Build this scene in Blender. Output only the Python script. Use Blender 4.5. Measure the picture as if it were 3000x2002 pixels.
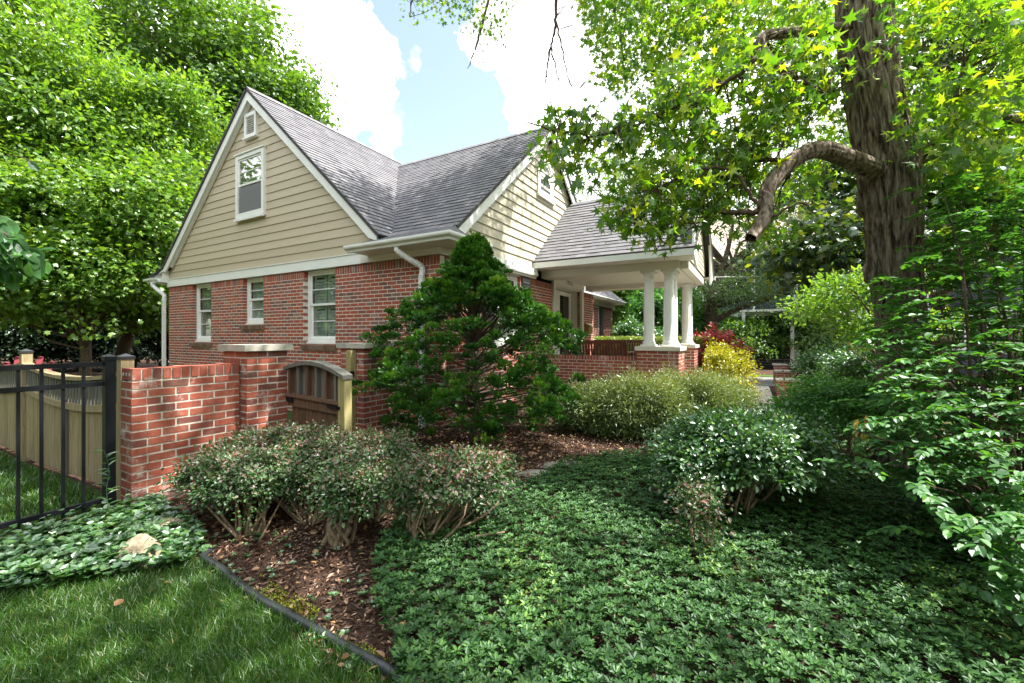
import bpy, math, random
import numpy as np
from mathutils import Vector, noise as mnoise
R = math.radians
for o in list(bpy.data.objects): bpy.data.objects.remove(o)
scene = bpy.context.scene
COL = scene.collection

# ---------------------------------------------------------------- camera
F = 1245.0; TH = R(29.5); CH = 1.42
cam_d = bpy.data.cameras.new("camera"); cam = bpy.data.objects.new("camera", cam_d); COL.objects.link(cam)
cam_d.sensor_width = 36; cam_d.lens = F/3000*36; cam_d.clip_start = .05; cam_d.clip_end = 2000
cam_d.shift_y = -14/3000
cam.location = (0, 0, CH); cam.rotation_euler = (R(90), 0, TH)
scene.camera = cam

# ---------------------------------------------------------------- sky, sun, exposure
SUN_EL, SUN_AZ = R(60), R(28)          # azimuth measured from +X towards +Y
sd = Vector((math.cos(SUN_EL)*math.cos(SUN_AZ), math.cos(SUN_EL)*math.sin(SUN_AZ), math.sin(SUN_EL)))
W = bpy.data.worlds.new("World"); scene.world = W; W.use_nodes = True
nt = W.node_tree; nt.nodes.clear()
def wn(t, **k):
    n = nt.nodes.new(t)
    for a, b in k.items(): setattr(n, a, b)
    return n
sky = wn('ShaderNodeTexSky', sky_type='NISHITA', sun_disc=False, sun_elevation=SUN_EL,
         sun_rotation=R(90)-SUN_AZ, air_density=1.0, dust_density=1.6, ozone_density=1.2)
bg1 = wn('ShaderNodeBackground'); bg1.inputs[1].default_value = .075
skm = wn('ShaderNodeMix', data_type='RGBA', blend_type='MULTIPLY'); skm.inputs[0].default_value = 1
skm.inputs[7].default_value = (.98, 1.0, .92, 1)
hsv = wn('ShaderNodeHueSaturation'); hsv.inputs['Saturation'].default_value = .80; hsv.inputs['Value'].default_value = 1.0
nt.links.new(sky.outputs[0], hsv.inputs['Color']); nt.links.new(hsv.outputs[0], skm.inputs[6]); nt.links.new(skm.outputs[2], bg1.inputs[0])
bg2 = wn('ShaderNodeBackground'); bg2.inputs[0].default_value = (1, 1, 1, 1); bg2.inputs[1].default_value = .62
geo = wn('ShaderNodeTexCoord')
nz = wn('ShaderNodeTexNoise'); nz.inputs['Scale'].default_value = 5.5; nz.inputs['Detail'].default_value = 9; nz.inputs['Roughness'].default_value = .56
nt.links.new(geo.outputs['Generated'], nz.inputs['Vector'])
def ray(px, py):
    u = (px-1500)/F; v = (987-py)/F
    return Vector((-math.sin(TH)+u*math.cos(TH), math.cos(TH)+u*math.sin(TH), v))
clouds = [(860, 190, .19), (900, 60, .14), (700, 60, .13), (980, 290, .09), (1650, 60, .19), (1590, 250, .13), (1760, 420, .22), (2050, 330, .4),
          (100, 100, .42), (430, 330, .25), (2500, 200, .5), (1600, -250, .18), (1500, -6000, .75), (-2500, -900, .5), (5500, -900, .6)]  # last ones sit out of frame overhead and aside, added for ambient light
prev = None
for px, py, r in clouds+[('b1', 0, .7), ('b2', 0, .5), ('b3', 0, .5)]:  # plus unseen clouds behind the camera, added to lift the ambient light
    d = {'b1': Vector((.3, -.8, .5)), 'b2': Vector((-.9, -.3, .4)), 'b3': Vector((.9, -.2, .35))}[px].normalized() if px in ('b1', 'b2', 'b3') else ray(px, py).normalized()
    dp = wn('ShaderNodeVectorMath', operation='DISTANCE'); dp.inputs[1].default_value = d
    nrm = wn('ShaderNodeVectorMath', operation='NORMALIZE')
    nt.links.new(geo.outputs['Generated'], nrm.inputs[0]); nt.links.new(nrm.outputs[0], dp.inputs[0])
    mr = wn('ShaderNodeMath', operation='MULTIPLY_ADD'); mr.inputs[1].default_value = -1/r; mr.inputs[2].default_value = 1
    nt.links.new(dp.outputs['Value'], mr.inputs[0])
    if prev is None: prev = mr
    else:
        mx = wn('ShaderNodeMath', operation='MAXIMUM'); nt.links.new(prev.outputs[0], mx.inputs[0]); nt.links.new(mr.outputs[0], mx.inputs[1]); prev = mx
na = wn('ShaderNodeMath', operation='MULTIPLY_ADD'); na.inputs[1].default_value = 2.4; na.inputs[2].default_value = -1.2
nt.links.new(nz.outputs[0], na.inputs[0])
ad = wn('ShaderNodeMath', operation='ADD'); nt.links.new(prev.outputs[0], ad.inputs[0]); nt.links.new(na.outputs[0], ad.inputs[1])
rp = wn('ShaderNodeMapRange'); rp.inputs[1].default_value = .20; rp.inputs[2].default_value = .36
nt.links.new(ad.outputs[0], rp.inputs[0])
# soft grey undersides inside the clouds
nz2 = wn('ShaderNodeTexNoise'); nz2.inputs['Scale'].default_value = 9; nz2.inputs['Detail'].default_value = 6
nt.links.new(geo.outputs['Generated'], nz2.inputs['Vector'])
rp2 = wn('ShaderNodeMapRange'); rp2.inputs[1].default_value = .35; rp2.inputs[2].default_value = .65; rp2.inputs[3].default_value = .20; rp2.inputs[4].default_value = 1.05
nt.links.new(nz2.outputs[0], rp2.inputs[0]); nt.links.new(rp2.outputs[0], bg2.inputs[1])
mixs = wn('ShaderNodeMixShader'); out = wn('ShaderNodeOutputWorld')
nt.links.new(rp.outputs[0], mixs.inputs[0]); nt.links.new(bg1.outputs[0], mixs.inputs[1]); nt.links.new(bg2.outputs[0], mixs.inputs[2])
nt.links.new(mixs.outputs[0], out.inputs[0])
sun_d = bpy.data.lights.new("sun", 'SUN'); sun_d.energy = 3.0; sun_d.angle = R(.55); sun_d.color = (1, .95, .86)
sun = bpy.data.objects.new("sun", sun_d); COL.objects.link(sun)
sun.rotation_euler = sd.to_track_quat('Z', 'Y').to_euler()
vs = scene.view_settings; vs.view_transform = 'Standard'; vs.look = 'None'; vs.gamma = 1; vs.exposure = 2.45
scene.render.engine = 'CYCLES'
try:
    scene.cycles.max_bounces = 6; scene.cycles.transparent_max_bounces = 8; scene.cycles.diffuse_bounces = 4
except Exception: pass

# ---------------------------------------------------------------- helpers
rng = np.random.default_rng(7); random.seed(7)
def at(px, py, d):
    r = ray(px, py); return np.array([r.x*d, r.y*d, CH+r.z*d])
def proj(P):
    P = np.asarray(P, float); c, s = math.cos(TH), math.sin(TH)
    d = -s*P[..., 0]+c*P[..., 1]; r = c*P[..., 0]+s*P[..., 1]
    dd = np.where(d > .05, d, .05)
    return 1500+F*r/dd, 987-F*(P[..., 2]-CH)/dd, d
def sst(t): t = np.clip(t, 0, 1); return t*t*(3-2*t)
def gz(x, y):
    x = np.asarray(x, float); y = np.asarray(y, float)
    return -.25*sst((y-5.5)/4)*sst((x+4.5)/2.0) + .02*np.sin(x*1.7+1)*np.cos(y*1.3) - .05*sst((-x-5.5)/2)
LOC = {}
def tag(o, label=None, cat=None, group=None, kind=None):
    if label: o['label'] = label
    if cat: o['category'] = cat
    if group: o['group'] = group
    if kind: o['kind'] = kind
    return o
def empty(name, loc, label, cat, group=None):
    o = bpy.data.objects.new(name, None); COL.objects.link(o); o.location = loc; o.empty_display_size = .2
    LOC[o.name] = Vector(loc); return tag(o, label, cat, group)
def link(name, me, parent=None, loc=None):
    o = bpy.data.objects.new(name, me); COL.objects.link(o)
    if parent is not None: o.parent = parent; LOC[o.name] = LOC[parent.name]
    else: LOC[o.name] = Vector(loc or (0, 0, 0)); o.location = LOC[o.name]
    return o
def raw_mesh(name, V, flat, starts, mats, rnd=None, midx=None, smooth=False, parent=None, loc=None):
    """V (n,3) world coordinates; flat loop indices; starts of the polygons."""
    base = LOC[parent.name] if parent is not None else Vector(loc or (0, 0, 0))
    V = np.asarray(V, np.float32) - np.array(base, np.float32)
    me = bpy.data.meshes.new(name)
    me.vertices.add(len(V)); me.vertices.foreach_set('co', V.ravel())
    me.loops.add(len(flat)); me.loops.foreach_set('vertex_index', np.asarray(flat, np.int32))
    me.polygons.add(len(starts)); me.polygons.foreach_set('loop_start', np.asarray(starts, np.int32))
    for m in (mats if isinstance(mats, (list, tuple)) else [mats]): me.materials.append(m)
    if midx is not None: me.polygons.foreach_set('material_index', np.asarray(midx, np.int32))
    me.update(calc_edges=True)
    if rnd is not None:
        a = me.attributes.new('rnd', 'FLOAT', 'FACE'); a.data.foreach_set('value', np.asarray(rnd, np.float32))
    me.polygons.foreach_set('use_smooth', np.full(len(starts), bool(smooth)))
    me.validate(); me.update()
    return link(name, me, parent, loc)
class MB:
    def __init__(s): s.v = []; s.f = []; s.r = []; s.m = []; s.n = 0
    def add(s, V, Fc, rnd=.5, m=0):
        s.v.append(np.asarray(V, float).reshape(-1, 3)); k = s.n
        for f in Fc: s.f.append([i+k for i in f]); s.r.append(rnd); s.m.append(m)
        s.n += len(s.v[-1]); return s
    def box(s, a, b, rnd=.5, m=0):
        x0, y0, z0 = [min(p, q) for p, q in zip(a, b)]; x1, y1, z1 = [max(p, q) for p, q in zip(a, b)]
        return s.add([(x0,y0,z0),(x1,y0,z0),(x1,y1,z0),(x0,y1,z0),(x0,y0,z1),(x1,y0,z1),(x1,y1,z1),(x0,y1,z1)],
                     [(0,3,2,1),(4,5,6,7),(0,1,5,4),(1,2,6,5),(2,3,7,6),(3,0,4,7)], rnd, m)
    def obox(s, o, U, Vv, N, rnd=.5, m=0):
        """box from corner o spanned by three vectors"""
        o, U, Vv, N = [np.asarray(t, float) for t in (o, U, Vv, N)]
        P = [o, o+U, o+U+Vv, o+Vv, o+N, o+U+N, o+U+Vv+N, o+Vv+N]
        return s.add(P, [(0,3,2,1),(4,5,6,7),(0,1,5,4),(1,2,6,5),(2,3,7,6),(3,0,4,7)], rnd, m)
    def prism(s, poly, ext, rnd=.5, m=0):
        P = [np.asarray(p, float) for p in poly]; e = np.asarray(ext, float); n = len(P)
        return s.add(P+[p+e for p in P], [tuple(range(n))[::-1], tuple(range(n, 2*n))]+[(i, (i+1) % n, (i+1) % n+n, i+n) for i in range(n)], rnd, m)
    def lathe(s, c, prof, seg=20, rnd=.5, m=0):
        V = []; Fc = []
        for r, z in prof:
            for k in range(seg):
                a = 2*math.pi*k/seg; V.append((c[0]+r*math.cos(a), c[1]+r*math.sin(a), c[2]+z))
        for j in range(len(prof)-1):
            for k in range(seg): Fc.append((j*seg+k, j*seg+(k+1) % seg, (j+1)*seg+(k+1) % seg, (j+1)*seg+k))
        Fc.append(tuple(range(seg))[::-1]); Fc.append(tuple(range((len(prof)-1)*seg, len(prof)*seg)))
        return s.add(V, Fc, rnd, m)
    def tube(s, pts, rad, seg=8, rnd=.5, m=0):
        pts = [np.asarray(p, float) for p in pts]; n = len(pts)
        if not hasattr(rad, '__len__'): rad = [rad]*n
        V = []; up = np.array([.13, .21, .97])
        for i, p in enumerate(pts):
            t = pts[min(i+1, n-1)]-pts[max(i-1, 0)]; t = t/(np.linalg.norm(t)+1e-9)
            a = np.cross(t, up)
            if np.linalg.norm(a) < .2: a = np.cross(t, [1, 0, 0])
            a /= np.linalg.norm(a); b = np.cross(t, a)
            for k in range(seg):
                w = 2*math.pi*k/seg; V.append(p+rad[i]*(math.cos(w)*a+math.sin(w)*b))
        Fc = [(i*seg+k, i*seg+(k+1) % seg, (i+1)*seg+(k+1) % seg, (i+1)*seg+k) for i in range(n-1) for k in range(seg)]
        Fc += [tuple(range(seg))[::-1], tuple(range((n-1)*seg, n*seg))]
        return s.add(V, Fc, rnd, m)
    def build(s, name, mats, parent=None, smooth=False, loc=None):
        V = np.concatenate(s.v); fl = [i for f in s.f for i in f]; L = np.array([len(f) for f in s.f])
        st = np.concatenate([[0], np.cumsum(L)[:-1]])
        return raw_mesh(name, V, fl, st, mats, s.r, s.m, smooth, parent, loc)
def curve(pts, n=8):
    """Catmull-Rom through points"""
    P = [np.asarray(p, float) for p in pts]; P = [2*P[0]-P[1]]+P+[2*P[-1]-P[-2]]; out = []
    for i in range(1, len(P)-2):
        for t in np.linspace(0, 1, n, endpoint=False):
            a, b, c, d = P[i-1:i+3]
            out.append(.5*((2*b)+(-a+c)*t+(2*a-5*b+4*c-d)*t*t+(-a+3*b-3*c+d)*t**3))
    out.append(P[-2]); return out

# leaf templates: x side, y towards the tip, z along the normal
OVAL = (np.array([(0,0,0),(-.24,.28,.07),(-.23,.66,.06),(0,1,-.06),(.23,.66,.06),(.24,.28,.07)]), [(0,3,2,1),(0,5,4,3)])
WIDE = (np.array([(0,0,0),(-.40,.25,.07),(-.38,.62,.05),(0,1.05,-.08),(.38,.62,.05),(.40,.25,.07)]), [(0,3,2,1),(0,5,4,3)])
DIAM = (np.array([(0,0,0),(-.33,.5,.05),(0,1,-.03),(.33,.5,.05)]), [(0,3,2,1)])
def _star(spec, z=-.16):
    pts = []
    for a, r in spec:
        x, y = math.sin(R(a))*r, math.cos(R(a))*r
        pts.append((x*.55, .45+y*.55, z*(x*x+y*y)))
    return (np.array(pts), [tuple(range(len(pts)))[::-1]])
STAR = _star([(0,1),(17,.42),(36,.34),(60,.98),(82,.36),(102,.36),(122,.74),(158,.34),(180,.62),(202,.34),(238,.74),(258,.36),(278,.36),(300,.98),(324,.34),(343,.42)])
MAPLE = _star([(0,1),(20,.62),(34,.55),(50,.95),(80,.6),(100,.78),(150,.42),(180,.55),(210,.42),(260,.78),(280,.6),(310,.95),(326,.55),(340,.62)])
FAN = (np.array([(0,0,0),(-.30,.35,.10),(-.52,.72,.22),(-.30,.74,.12),(-.24,1.02,.14),(-.06,.80,.05),(.06,1.06,.08),(.20,.80,.10),(.40,.95,.20),(.38,.66,.14),(.56,.60,.24),(.28,.30,.10)]), [tuple(range(12))[::-1]])
BLADE = (np.array([(-.5,0,0),(.5,0,0),(.36,.55,.12),(-.36,.55,.12),(0,1,.42)]), [(0,1,2,3),(3,2,4)])
def unit(a): return a/(np.linalg.norm(a, axis=-1, keepdims=True)+1e-9)
def leaves(name, P, N, T, size, tmpl, mat, parent=None, wid=1.0, rnd=None, smooth=False):
    tv, tf = tmpl; n = len(P); P = np.asarray(P, float)
    T = unit(np.asarray(T, float)); N = np.asarray(N, float); S = unit(np.cross(T, N)); N = np.cross(S, T)
    size = np.broadcast_to(np.asarray(size, float), (n,)); k = len(tv)
    wid = np.broadcast_to(np.asarray(wid, float), (n,))
    V = (P[:, None, :] + size[:, None, None]*(tv[None, :, 0, None]*wid[:, None, None]*S[:, None, :]+tv[None, :, 1, None]*T[:, None, :]+tv[None, :, 2, None]*N[:, None, :])).reshape(-1, 3)
    fl = np.concatenate([np.array(f) for f in tf]); L = np.array([len(f) for f in tf])
    flat = (fl[None, :]+(np.arange(n)*k)[:, None]).ravel()
    st0 = np.concatenate([[0], np.cumsum(L)[:-1]]); starts = (st0[None, :]+(np.arange(n)*len(fl))[:, None]).ravel()
    if rnd is None: rnd = rng.random(n)
    return raw_mesh(name, V, flat, starts, mat, np.repeat(rnd, len(tf)), None, smooth, parent)
def rdir(n): return unit(rng.normal(size=(n, 3)))

# ---------------------------------------------------------------- materials
def M(name, base=(.5, .5, .5), rough=.6, spec=.5):
    m = bpy.data.materials.new(name); m.use_nodes = True; b = m.node_tree.nodes['Principled BSDF']
    b.inputs['Base Color'].default_value = (*base, 1); b.inputs['Roughness'].default_value = rough
    b.inputs['Specular IOR Level'].default_value = spec; return m
def nd(m, t, **k):
    n = m.node_tree.nodes.new(t)
    for a, b in k.items(): setattr(n, a, b)
    return n
def lk(m, a, b): m.node_tree.links.new(a, b)
def ramp(m, fac, stops, interp='LINEAR'):
    r = nd(m, 'ShaderNodeValToRGB'); cr = r.color_ramp; cr.interpolation = interp
    while len(cr.elements) < len(stops): cr.elements.new(.5)
    for e, (p, c) in zip(cr.elements, stops): e.position = p; e.color = (*c, 1)
    lk(m, fac, r.inputs[0]); return r.outputs[0]
def noise_n(m, scale, detail=4, rough=.55, stretch=None, coord='Object'):
    tc = nd(m, 'ShaderNodeTexCoord'); mp = nd(m, 'ShaderNodeMapping'); mp.inputs['Scale'].default_value = stretch or (1, 1, 1)
    lk(m, tc.outputs[coord], mp.inputs[0]); n = nd(m, 'ShaderNodeTexNoise')
    n.inputs['Scale'].default_value = scale; n.inputs['Detail'].default_value = detail; n.inputs['Roughness'].default_value = rough
    lk(m, mp.outputs[0], n.inputs[0]); return n.outputs[0]
def mixc(m, fac, a, b, mode='MIX'):
    x = nd(m, 'ShaderNodeMix', data_type='RGBA', blend_type=mode)
    for s, i in ((fac, 0), (a, 6), (b, 7)):
        if hasattr(s, 'is_linked') or hasattr(s, 'links'): lk(m, s, x.inputs[i])
        elif i == 0: x.inputs[0].default_value = s
        else: x.inputs[i].default_value = (*s, 1)
    return x.outputs[2]
def bump(m, h, strength=.3, dist=.01):
    b = nd(m, 'ShaderNodeBump'); b.inputs['Strength'].default_value = strength; b.inputs['Distance'].default_value = dist
    lk(m, h, b.inputs['Height']); lk(m, b.outputs[0], m.node_tree.nodes['Principled BSDF'].inputs['Normal'])
def attr(m, name='rnd'): a = nd(m, 'ShaderNodeAttribute', attribute_name=name); return a.outputs['Fac']
def setc(m, c): lk(m, c, m.node_tree.nodes['Principled BSDF'].inputs['Base Color'])
def mr(m, v, a, b, c=0, d=1):
    n = nd(m, 'ShaderNodeMapRange'); lk(m, v, n.inputs[0])
    for i, x in enumerate((a, b, c, d)): n.inputs[i+1].default_value = x
    return n.outputs[0]

def leaf_mat(name, stops, trans=.4, gloss=.07, rough=.38, tcol=(1.5, 1.45, .5)):
    m = bpy.data.materials.new(name); m.use_nodes = True; m.node_tree.nodes.clear()
    c = ramp(m, attr(m), stops)
    n = noise_n(m, 1.3, 2); c = mixc(m, .5, c, ramp(m, n, [(.35, (.6, .62, .6)), (.65, (1.25, 1.2, 1.05))]), 'MULTIPLY')
    d = nd(m, 'ShaderNodeBsdfDiffuse'); lk(m, c, d.inputs[0])
    t = nd(m, 'ShaderNodeBsdfTranslucent'); lk(m, mixc(m, 1.0, c, tcol, 'MULTIPLY'), t.inputs[0])
    g = nd(m, 'ShaderNodeBsdfGlossy'); g.inputs['Roughness'].default_value = rough; g.inputs[0].default_value = (.9, .95, 1, 1)
    a = nd(m, 'ShaderNodeMixShader'); a.inputs[0].default_value = trans; lk(m, d.outputs[0], a.inputs[1]); lk(m, t.outputs[0], a.inputs[2])
    b = nd(m, 'ShaderNodeMixShader'); b.inputs[0].default_value = gloss; lk(m, a.outputs[0], b.inputs[1]); lk(m, g.outputs[0], b.inputs[2])
    o = nd(m, 'ShaderNodeOutputMaterial'); lk(m, b.outputs[0], o.inputs[0]); return m
def wear(m, base, dark, scale=6, amt=.5, bs=.15, stretch=None, bd=.004):
    n = noise_n(m, scale, 6, .6, stretch); setc(m, mixc(m, mr(m, n, .38, .75, 0, amt), base, dark))
    bump(m, noise_n(m, scale*6, 5, .6, stretch), bs, bd)
# white paint (old, slightly dirty)
m_white = M('white_paint', (.78, .79, .77), .42); wear(m_white, (.80, .81, .79), (.60, .61, .58), 3, .35, .12)
m_cream = M('cream_paint', (.70, .68, .58), .5); wear(m_cream, (.70, .675, .60), (.56, .53, .45), 3, .3, .1)
m_gutter = M('white_gutter_metal', (.8, .82, .82), .3); wear(m_gutter, (.80, .82, .82), (.6, .62, .62), 4, .3, .05)
m_siding = M('tan_siding_paint', (.5, .43, .32), .6)
c = ramp(m_siding, attr(m_siding), [(0, (.47, .40, .29)), (1, (.53, .455, .335))]); n = noise_n(m_siding, 5, 6, .65, (1, 1, 3))
setc(m_siding, mixc(m_siding, mr(m_siding, n, .55, .8, 0, .3), c, (.31, .26, .18))); bump(m_siding, noise_n(m_siding, 30, 5, .6, (.3, .3, 3)), .12, .004)
m_siding2 = M('cream_siding_paint', (.62, .57, .45), .6)
c = ramp(m_siding2, attr(m_siding2), [(0, (.44, .40, .30)), (1, (.50, .455, .345))]); n = noise_n(m_siding2, 5, 6, .65, (1, 1, 3))
setc(m_siding2, mixc(m_siding2, mr(m_siding2, n, .6, .85, 0, .3), c, (.42, .38, .28))); bump(m_siding2, noise_n(m_siding2, 30, 5, .6, (.3, .3, 3)), .1, .004)
def brick_mats(tag_, stops, mortar, chalk=0):
    b = M(tag_+'_brick', (.3, .1, .07), .85, .25); c = ramp(b, attr(b), stops)
    n = noise_n(b, 45, 5, .7, (1, 1, .22)); c = mixc(b, mr(b, n, .35, .7, 0, .45), c, (.13, .045, .035))
    n2 = noise_n(b, 9, 5, .6); c = mixc(b, mr(b, n2, .52, .78, 0, .42), c, (.42, .27, .22))
    if chalk:
        n3 = noise_n(b, 3.2, 6, .75); c = mixc(b, mr(b, n3, .56, .66, 0, .75), c, (.6, .5, .46))
    setc(b, c); bump(b, noise_n(b, 120, 4, .7, (1, 1, .2)), .45, .003)
    q = M(tag_+'_mortar', mortar, .95, .1); n = noise_n(q, 20, 6, .7)
    setc(q, ramp(q, n, [(.3, tuple(v*.6 for v in mortar)), (.6, mortar)])); bump(q, noise_n(q, 90, 4, .7), .6, .004)
    return b, q
m_bh, m_mh = brick_mats('house', [(0, (.36, .085, .055)), (.38, (.42, .11, .065)), (.55, (.31, .09, .07)), (.74, (.25, .115, .095)), (.88, (.15, .085, .08)), (1, (.36, .26, .20))], (.80, .71, .62))
m_bg, m_mg = brick_mats('garden', [(0, (.34, .085, .055)), (.45, (.40, .11, .065)), (.75, (.30, .085, .06)), (.9, (.17, .06, .05)), (1, (.20, .10, .075))], (.66, .61, .54), 1)
m_bs = M('dark_sill_brick', (.12, .07, .05), .9); setc(m_bs, ramp(m_bs, attr(m_bs), [(0, (.14, .075, .05)), (1, (.22, .15, .11))])); bump(m_bs, noise_n(m_bs, 60, 4), .4, .004)
m_stone = M('limestone_cap', (.4, .38, .34), .85); wear(m_stone, (.46, .44, .38), (.2, .2, .17), 5, .8, .4, None, .006)
m_shin = M('roof_shingle', (.15, .15, .16), .9, .3)
c = ramp(m_shin, attr(m_shin), [(0, (.115, .114, .132)), (.5, (.138, .136, .152)), (1, (.165, .162, .176))])
n = noise_n(m_shin, 260, 3, .8); setc(m_shin, mixc(m_shin, .55, c, ramp(m_shin, n, [(.3, (.75, .75, .75)), (.7, (1.2, 1.2, 1.2))]), 'MULTIPLY')); bump(m_shin, n, .3, .003)
m_under = M('roof_underlay_edge', (.05, .045, .045), .8)
m_bark = M('sweetgum_bark', (.12, .09, .07), .95, .2)
n = noise_n(m_bark, 26, 5, .65, (1, 1, .17)); n2 = noise_n(m_bark, 70, 4, .7, (1, 1, .4)); n3 = noise_n(m_bark, 3, 4, .6)
c = ramp(m_bark, n, [(.36, (.028, .02, .015)), (.46, (.15, .115, .09)), (.56, (.27, .225, .185)), (.72, (.40, .35, .30))])
c = mixc(m_bark, .6, c, ramp(m_bark, n2, [(.3, (.55, .52, .5)), (.7, (1.25, 1.2, 1.15))]), 'MULTIPLY')
setc(m_bark, mixc(m_bark, mr(m_bark, n3, .55, .75, 0, .3), c, (.13, .15, .06))); bump(m_bark, n, 1.0, .03)
m_bark2 = M('branch_bark', (.1, .075, .055), .95, .2); n = noise_n(m_bark2, 30, 5, .7)
setc(m_bark2, ramp(m_bark2, n, [(.3, (.04, .028, .02)), (.6, (.12, .09, .065)), (.75, (.18, .14, .10))])); bump(m_bark2, n, .6, .01)
m_twig = M('pale_twig', (.25, .18, .11), .9); n = noise_n(m_twig, 40, 5, .7); setc(m_twig, ramp(m_twig, n, [(.3, (.10, .065, .04)), (.65, (.30, .22, .14))])); bump(m_twig, n, .6, .006)
def wood_mat(name, a, b, c_, st=(8, 8, .5)):
    m = M(name, a, .85, .25); n = noise_n(m, 9, 8, .75, st); n2 = noise_n(m, 2.2, 4, .6)
    c = ramp(m, n, [(.3, c_), (.5, a), (.7, b)]); c = mixc(m, mr(m, attr(m), 0, 1, 0, .35), c, c_)
    setc(m, mixc(m, mr(m, n2, .5, .75, 0, .35), c, (.10, .11, .035))); bump(m, n, .5, .006); return m
m_fence = wood_mat('weathered_fence_wood', (.36, .285, .17), (.50, .41, .26), (.16, .125, .07))
m_fence_g = wood_mat('grey_baluster_wood', (.16, .155, .14), (.24, .23, .20), (.08, .075, .065))
m_gate = wood_mat('dark_gate_wood', (.15, .085, .055), (.24, .155, .115), (.055, .03, .02))
m_gpost = wood_mat('mossy_post_wood', (.36, .31, .14), (.46, .40, .22), (.18, .16, .05))
m_bench = M('brown_bench_wood', (.12, .04, .022), .45); wear(m_bench, (.13, .042, .025), (.06, .02, .012), 10, .7, .2)
m_maroon = M('maroon_chair_paint', (.22, .03, .045), .5)
m_black = M('black_fence_metal', (.008, .009, .012), .4, .25); bump(m_black, noise_n(m_black, 50, 3), .06, .003)
m_blackr = M('black_plastic_edging', (.022, .024, .028), .38); bump(m_blackr, noise_n(m_blackr, 30, 4), .25, .006)
m_shutter = M('black_shutter', (.02, .022, .024), .45)
m_brass = M('aged_brass', (.32, .22, .06), .4); m_brass.node_tree.nodes['Principled BSDF'].inputs['Metallic'].default_value = .6
m_conc = M('pale_concrete', (.50, .46, .41), .9, .2); n = noise_n(m_conc, 1.6, 7, .65)
setc(m_conc, ramp(m_conc, n, [(.3, (.40, .36, .32)), (.7, (.56, .52, .46))])); bump(m_conc, noise_n(m_conc, 70, 4), .2, .004)
m_asph = M('grey_asphalt', (.12, .12, .12), .95, .2); n = noise_n(m_asph, 50, 5, .8); setc(m_asph, ramp(m_asph, n, [(.3, (.13, .13, .13)), (.7, (.22, .215, .21))]))
m_rock = M('tan_boulder_stone', (.35, .28, .2), .9, .2); n = noise_n(m_rock, 7, 8, .7)
setc(m_rock, ramp(m_rock, n, [(.3, (.14, .11, .07)), (.5, (.38, .31, .22)), (.7, (.55, .47, .37))])); bump(m_rock, noise_n(m_rock, 25, 7, .7), .8, .02)
m_slab = M('grey_flagstone', (.3, .28, .25), .9, .2); n = noise_n(m_slab, 8, 7, .7); setc(m_slab, ramp(m_slab, n, [(.3, (.16, .14, .12)), (.7, (.38, .35, .31))])); bump(m_slab, n, .5, .01)
m_soil = M('mulch_soil', (.06, .04, .03), 1, .1); n = noise_n(m_soil, 40, 8, .75); n2 = noise_n(m_soil, 2.2, 4, .6)
c = ramp(m_soil, n, [(.3, (.02, .013, .010)), (.52, (.065, .038, .028)), (.72, (.15, .095, .07))])
setc(m_soil, mixc(m_soil, mr(m_soil, n2, .45, .7, 0, .5), c, (.05, .04, .03))); bump(m_soil, n, .9, .03)
m_lawn = M('lawn_ground', (.03, .05, .015), 1, .1); n = noise_n(m_lawn, 8, 6, .7); setc(m_lawn, ramp(m_lawn, n, [(.3, (.02, .035, .01)), (.7, (.045, .075, .02))]))
m_navy = M('dark_blue_siding', (.035, .05, .07), .6); w = nd(m_navy, 'ShaderNodeTexWave', wave_type='BANDS', bands_direction='Z', wave_profile='SAW'); w.inputs['Scale'].default_value = 1.05
tc = nd(m_navy, 'ShaderNodeTexCoord'); lk(m_navy, tc.outputs['Object'], w.inputs[0]); bump(m_navy, w.outputs[1], 1, .03)
m_glass = bpy.data.materials.new('window_glass'); m_glass.use_nodes = True; m_glass.node_tree.nodes.clear()
_g = nd(m_glass, 'ShaderNodeBsdfGlossy'); _g.inputs['Roughness'].default_value = .02; _t = nd(m_glass, 'ShaderNodeBsdfTransparent'); _t.inputs[0].default_value = (.75, .8, .78, 1)
_lw = nd(m_glass, 'ShaderNodeLayerWeight'); _p = nd(m_glass, 'ShaderNodeMath', operation='POWER'); _p.inputs[1].default_value = 3; lk(m_glass, _lw.outputs['Facing'], _p.inputs[0]); _l = nd(m_glass, 'ShaderNodeMath', operation='MULTIPLY_ADD'); _l.inputs[1].default_value = .7; _l.inputs[2].default_value = .10; lk(m_glass, _p.outputs[0], _l.inputs[0]); _x = nd(m_glass, 'ShaderNodeMixShader'); _o = nd(m_glass, 'ShaderNodeOutputMaterial')
lk(m_glass, _l.outputs[0], _x.inputs[0]); lk(m_glass, _t.outputs[0], _x.inputs[1]); lk(m_glass, _g.outputs[0], _x.inputs[2]); lk(m_glass, _x.outputs[0], _o.inputs[0])
m_dkglass = M('dark_reflecting_glass', (.012, .016, .014), .03, .9)
m_screen = M('insect_screen', (.16, .16, .17), .7)
m_room = M('dark_room', (.03, .028, .025), .9)
m_blind = M('white_blind', (.9, .89, .84), .6)
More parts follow.
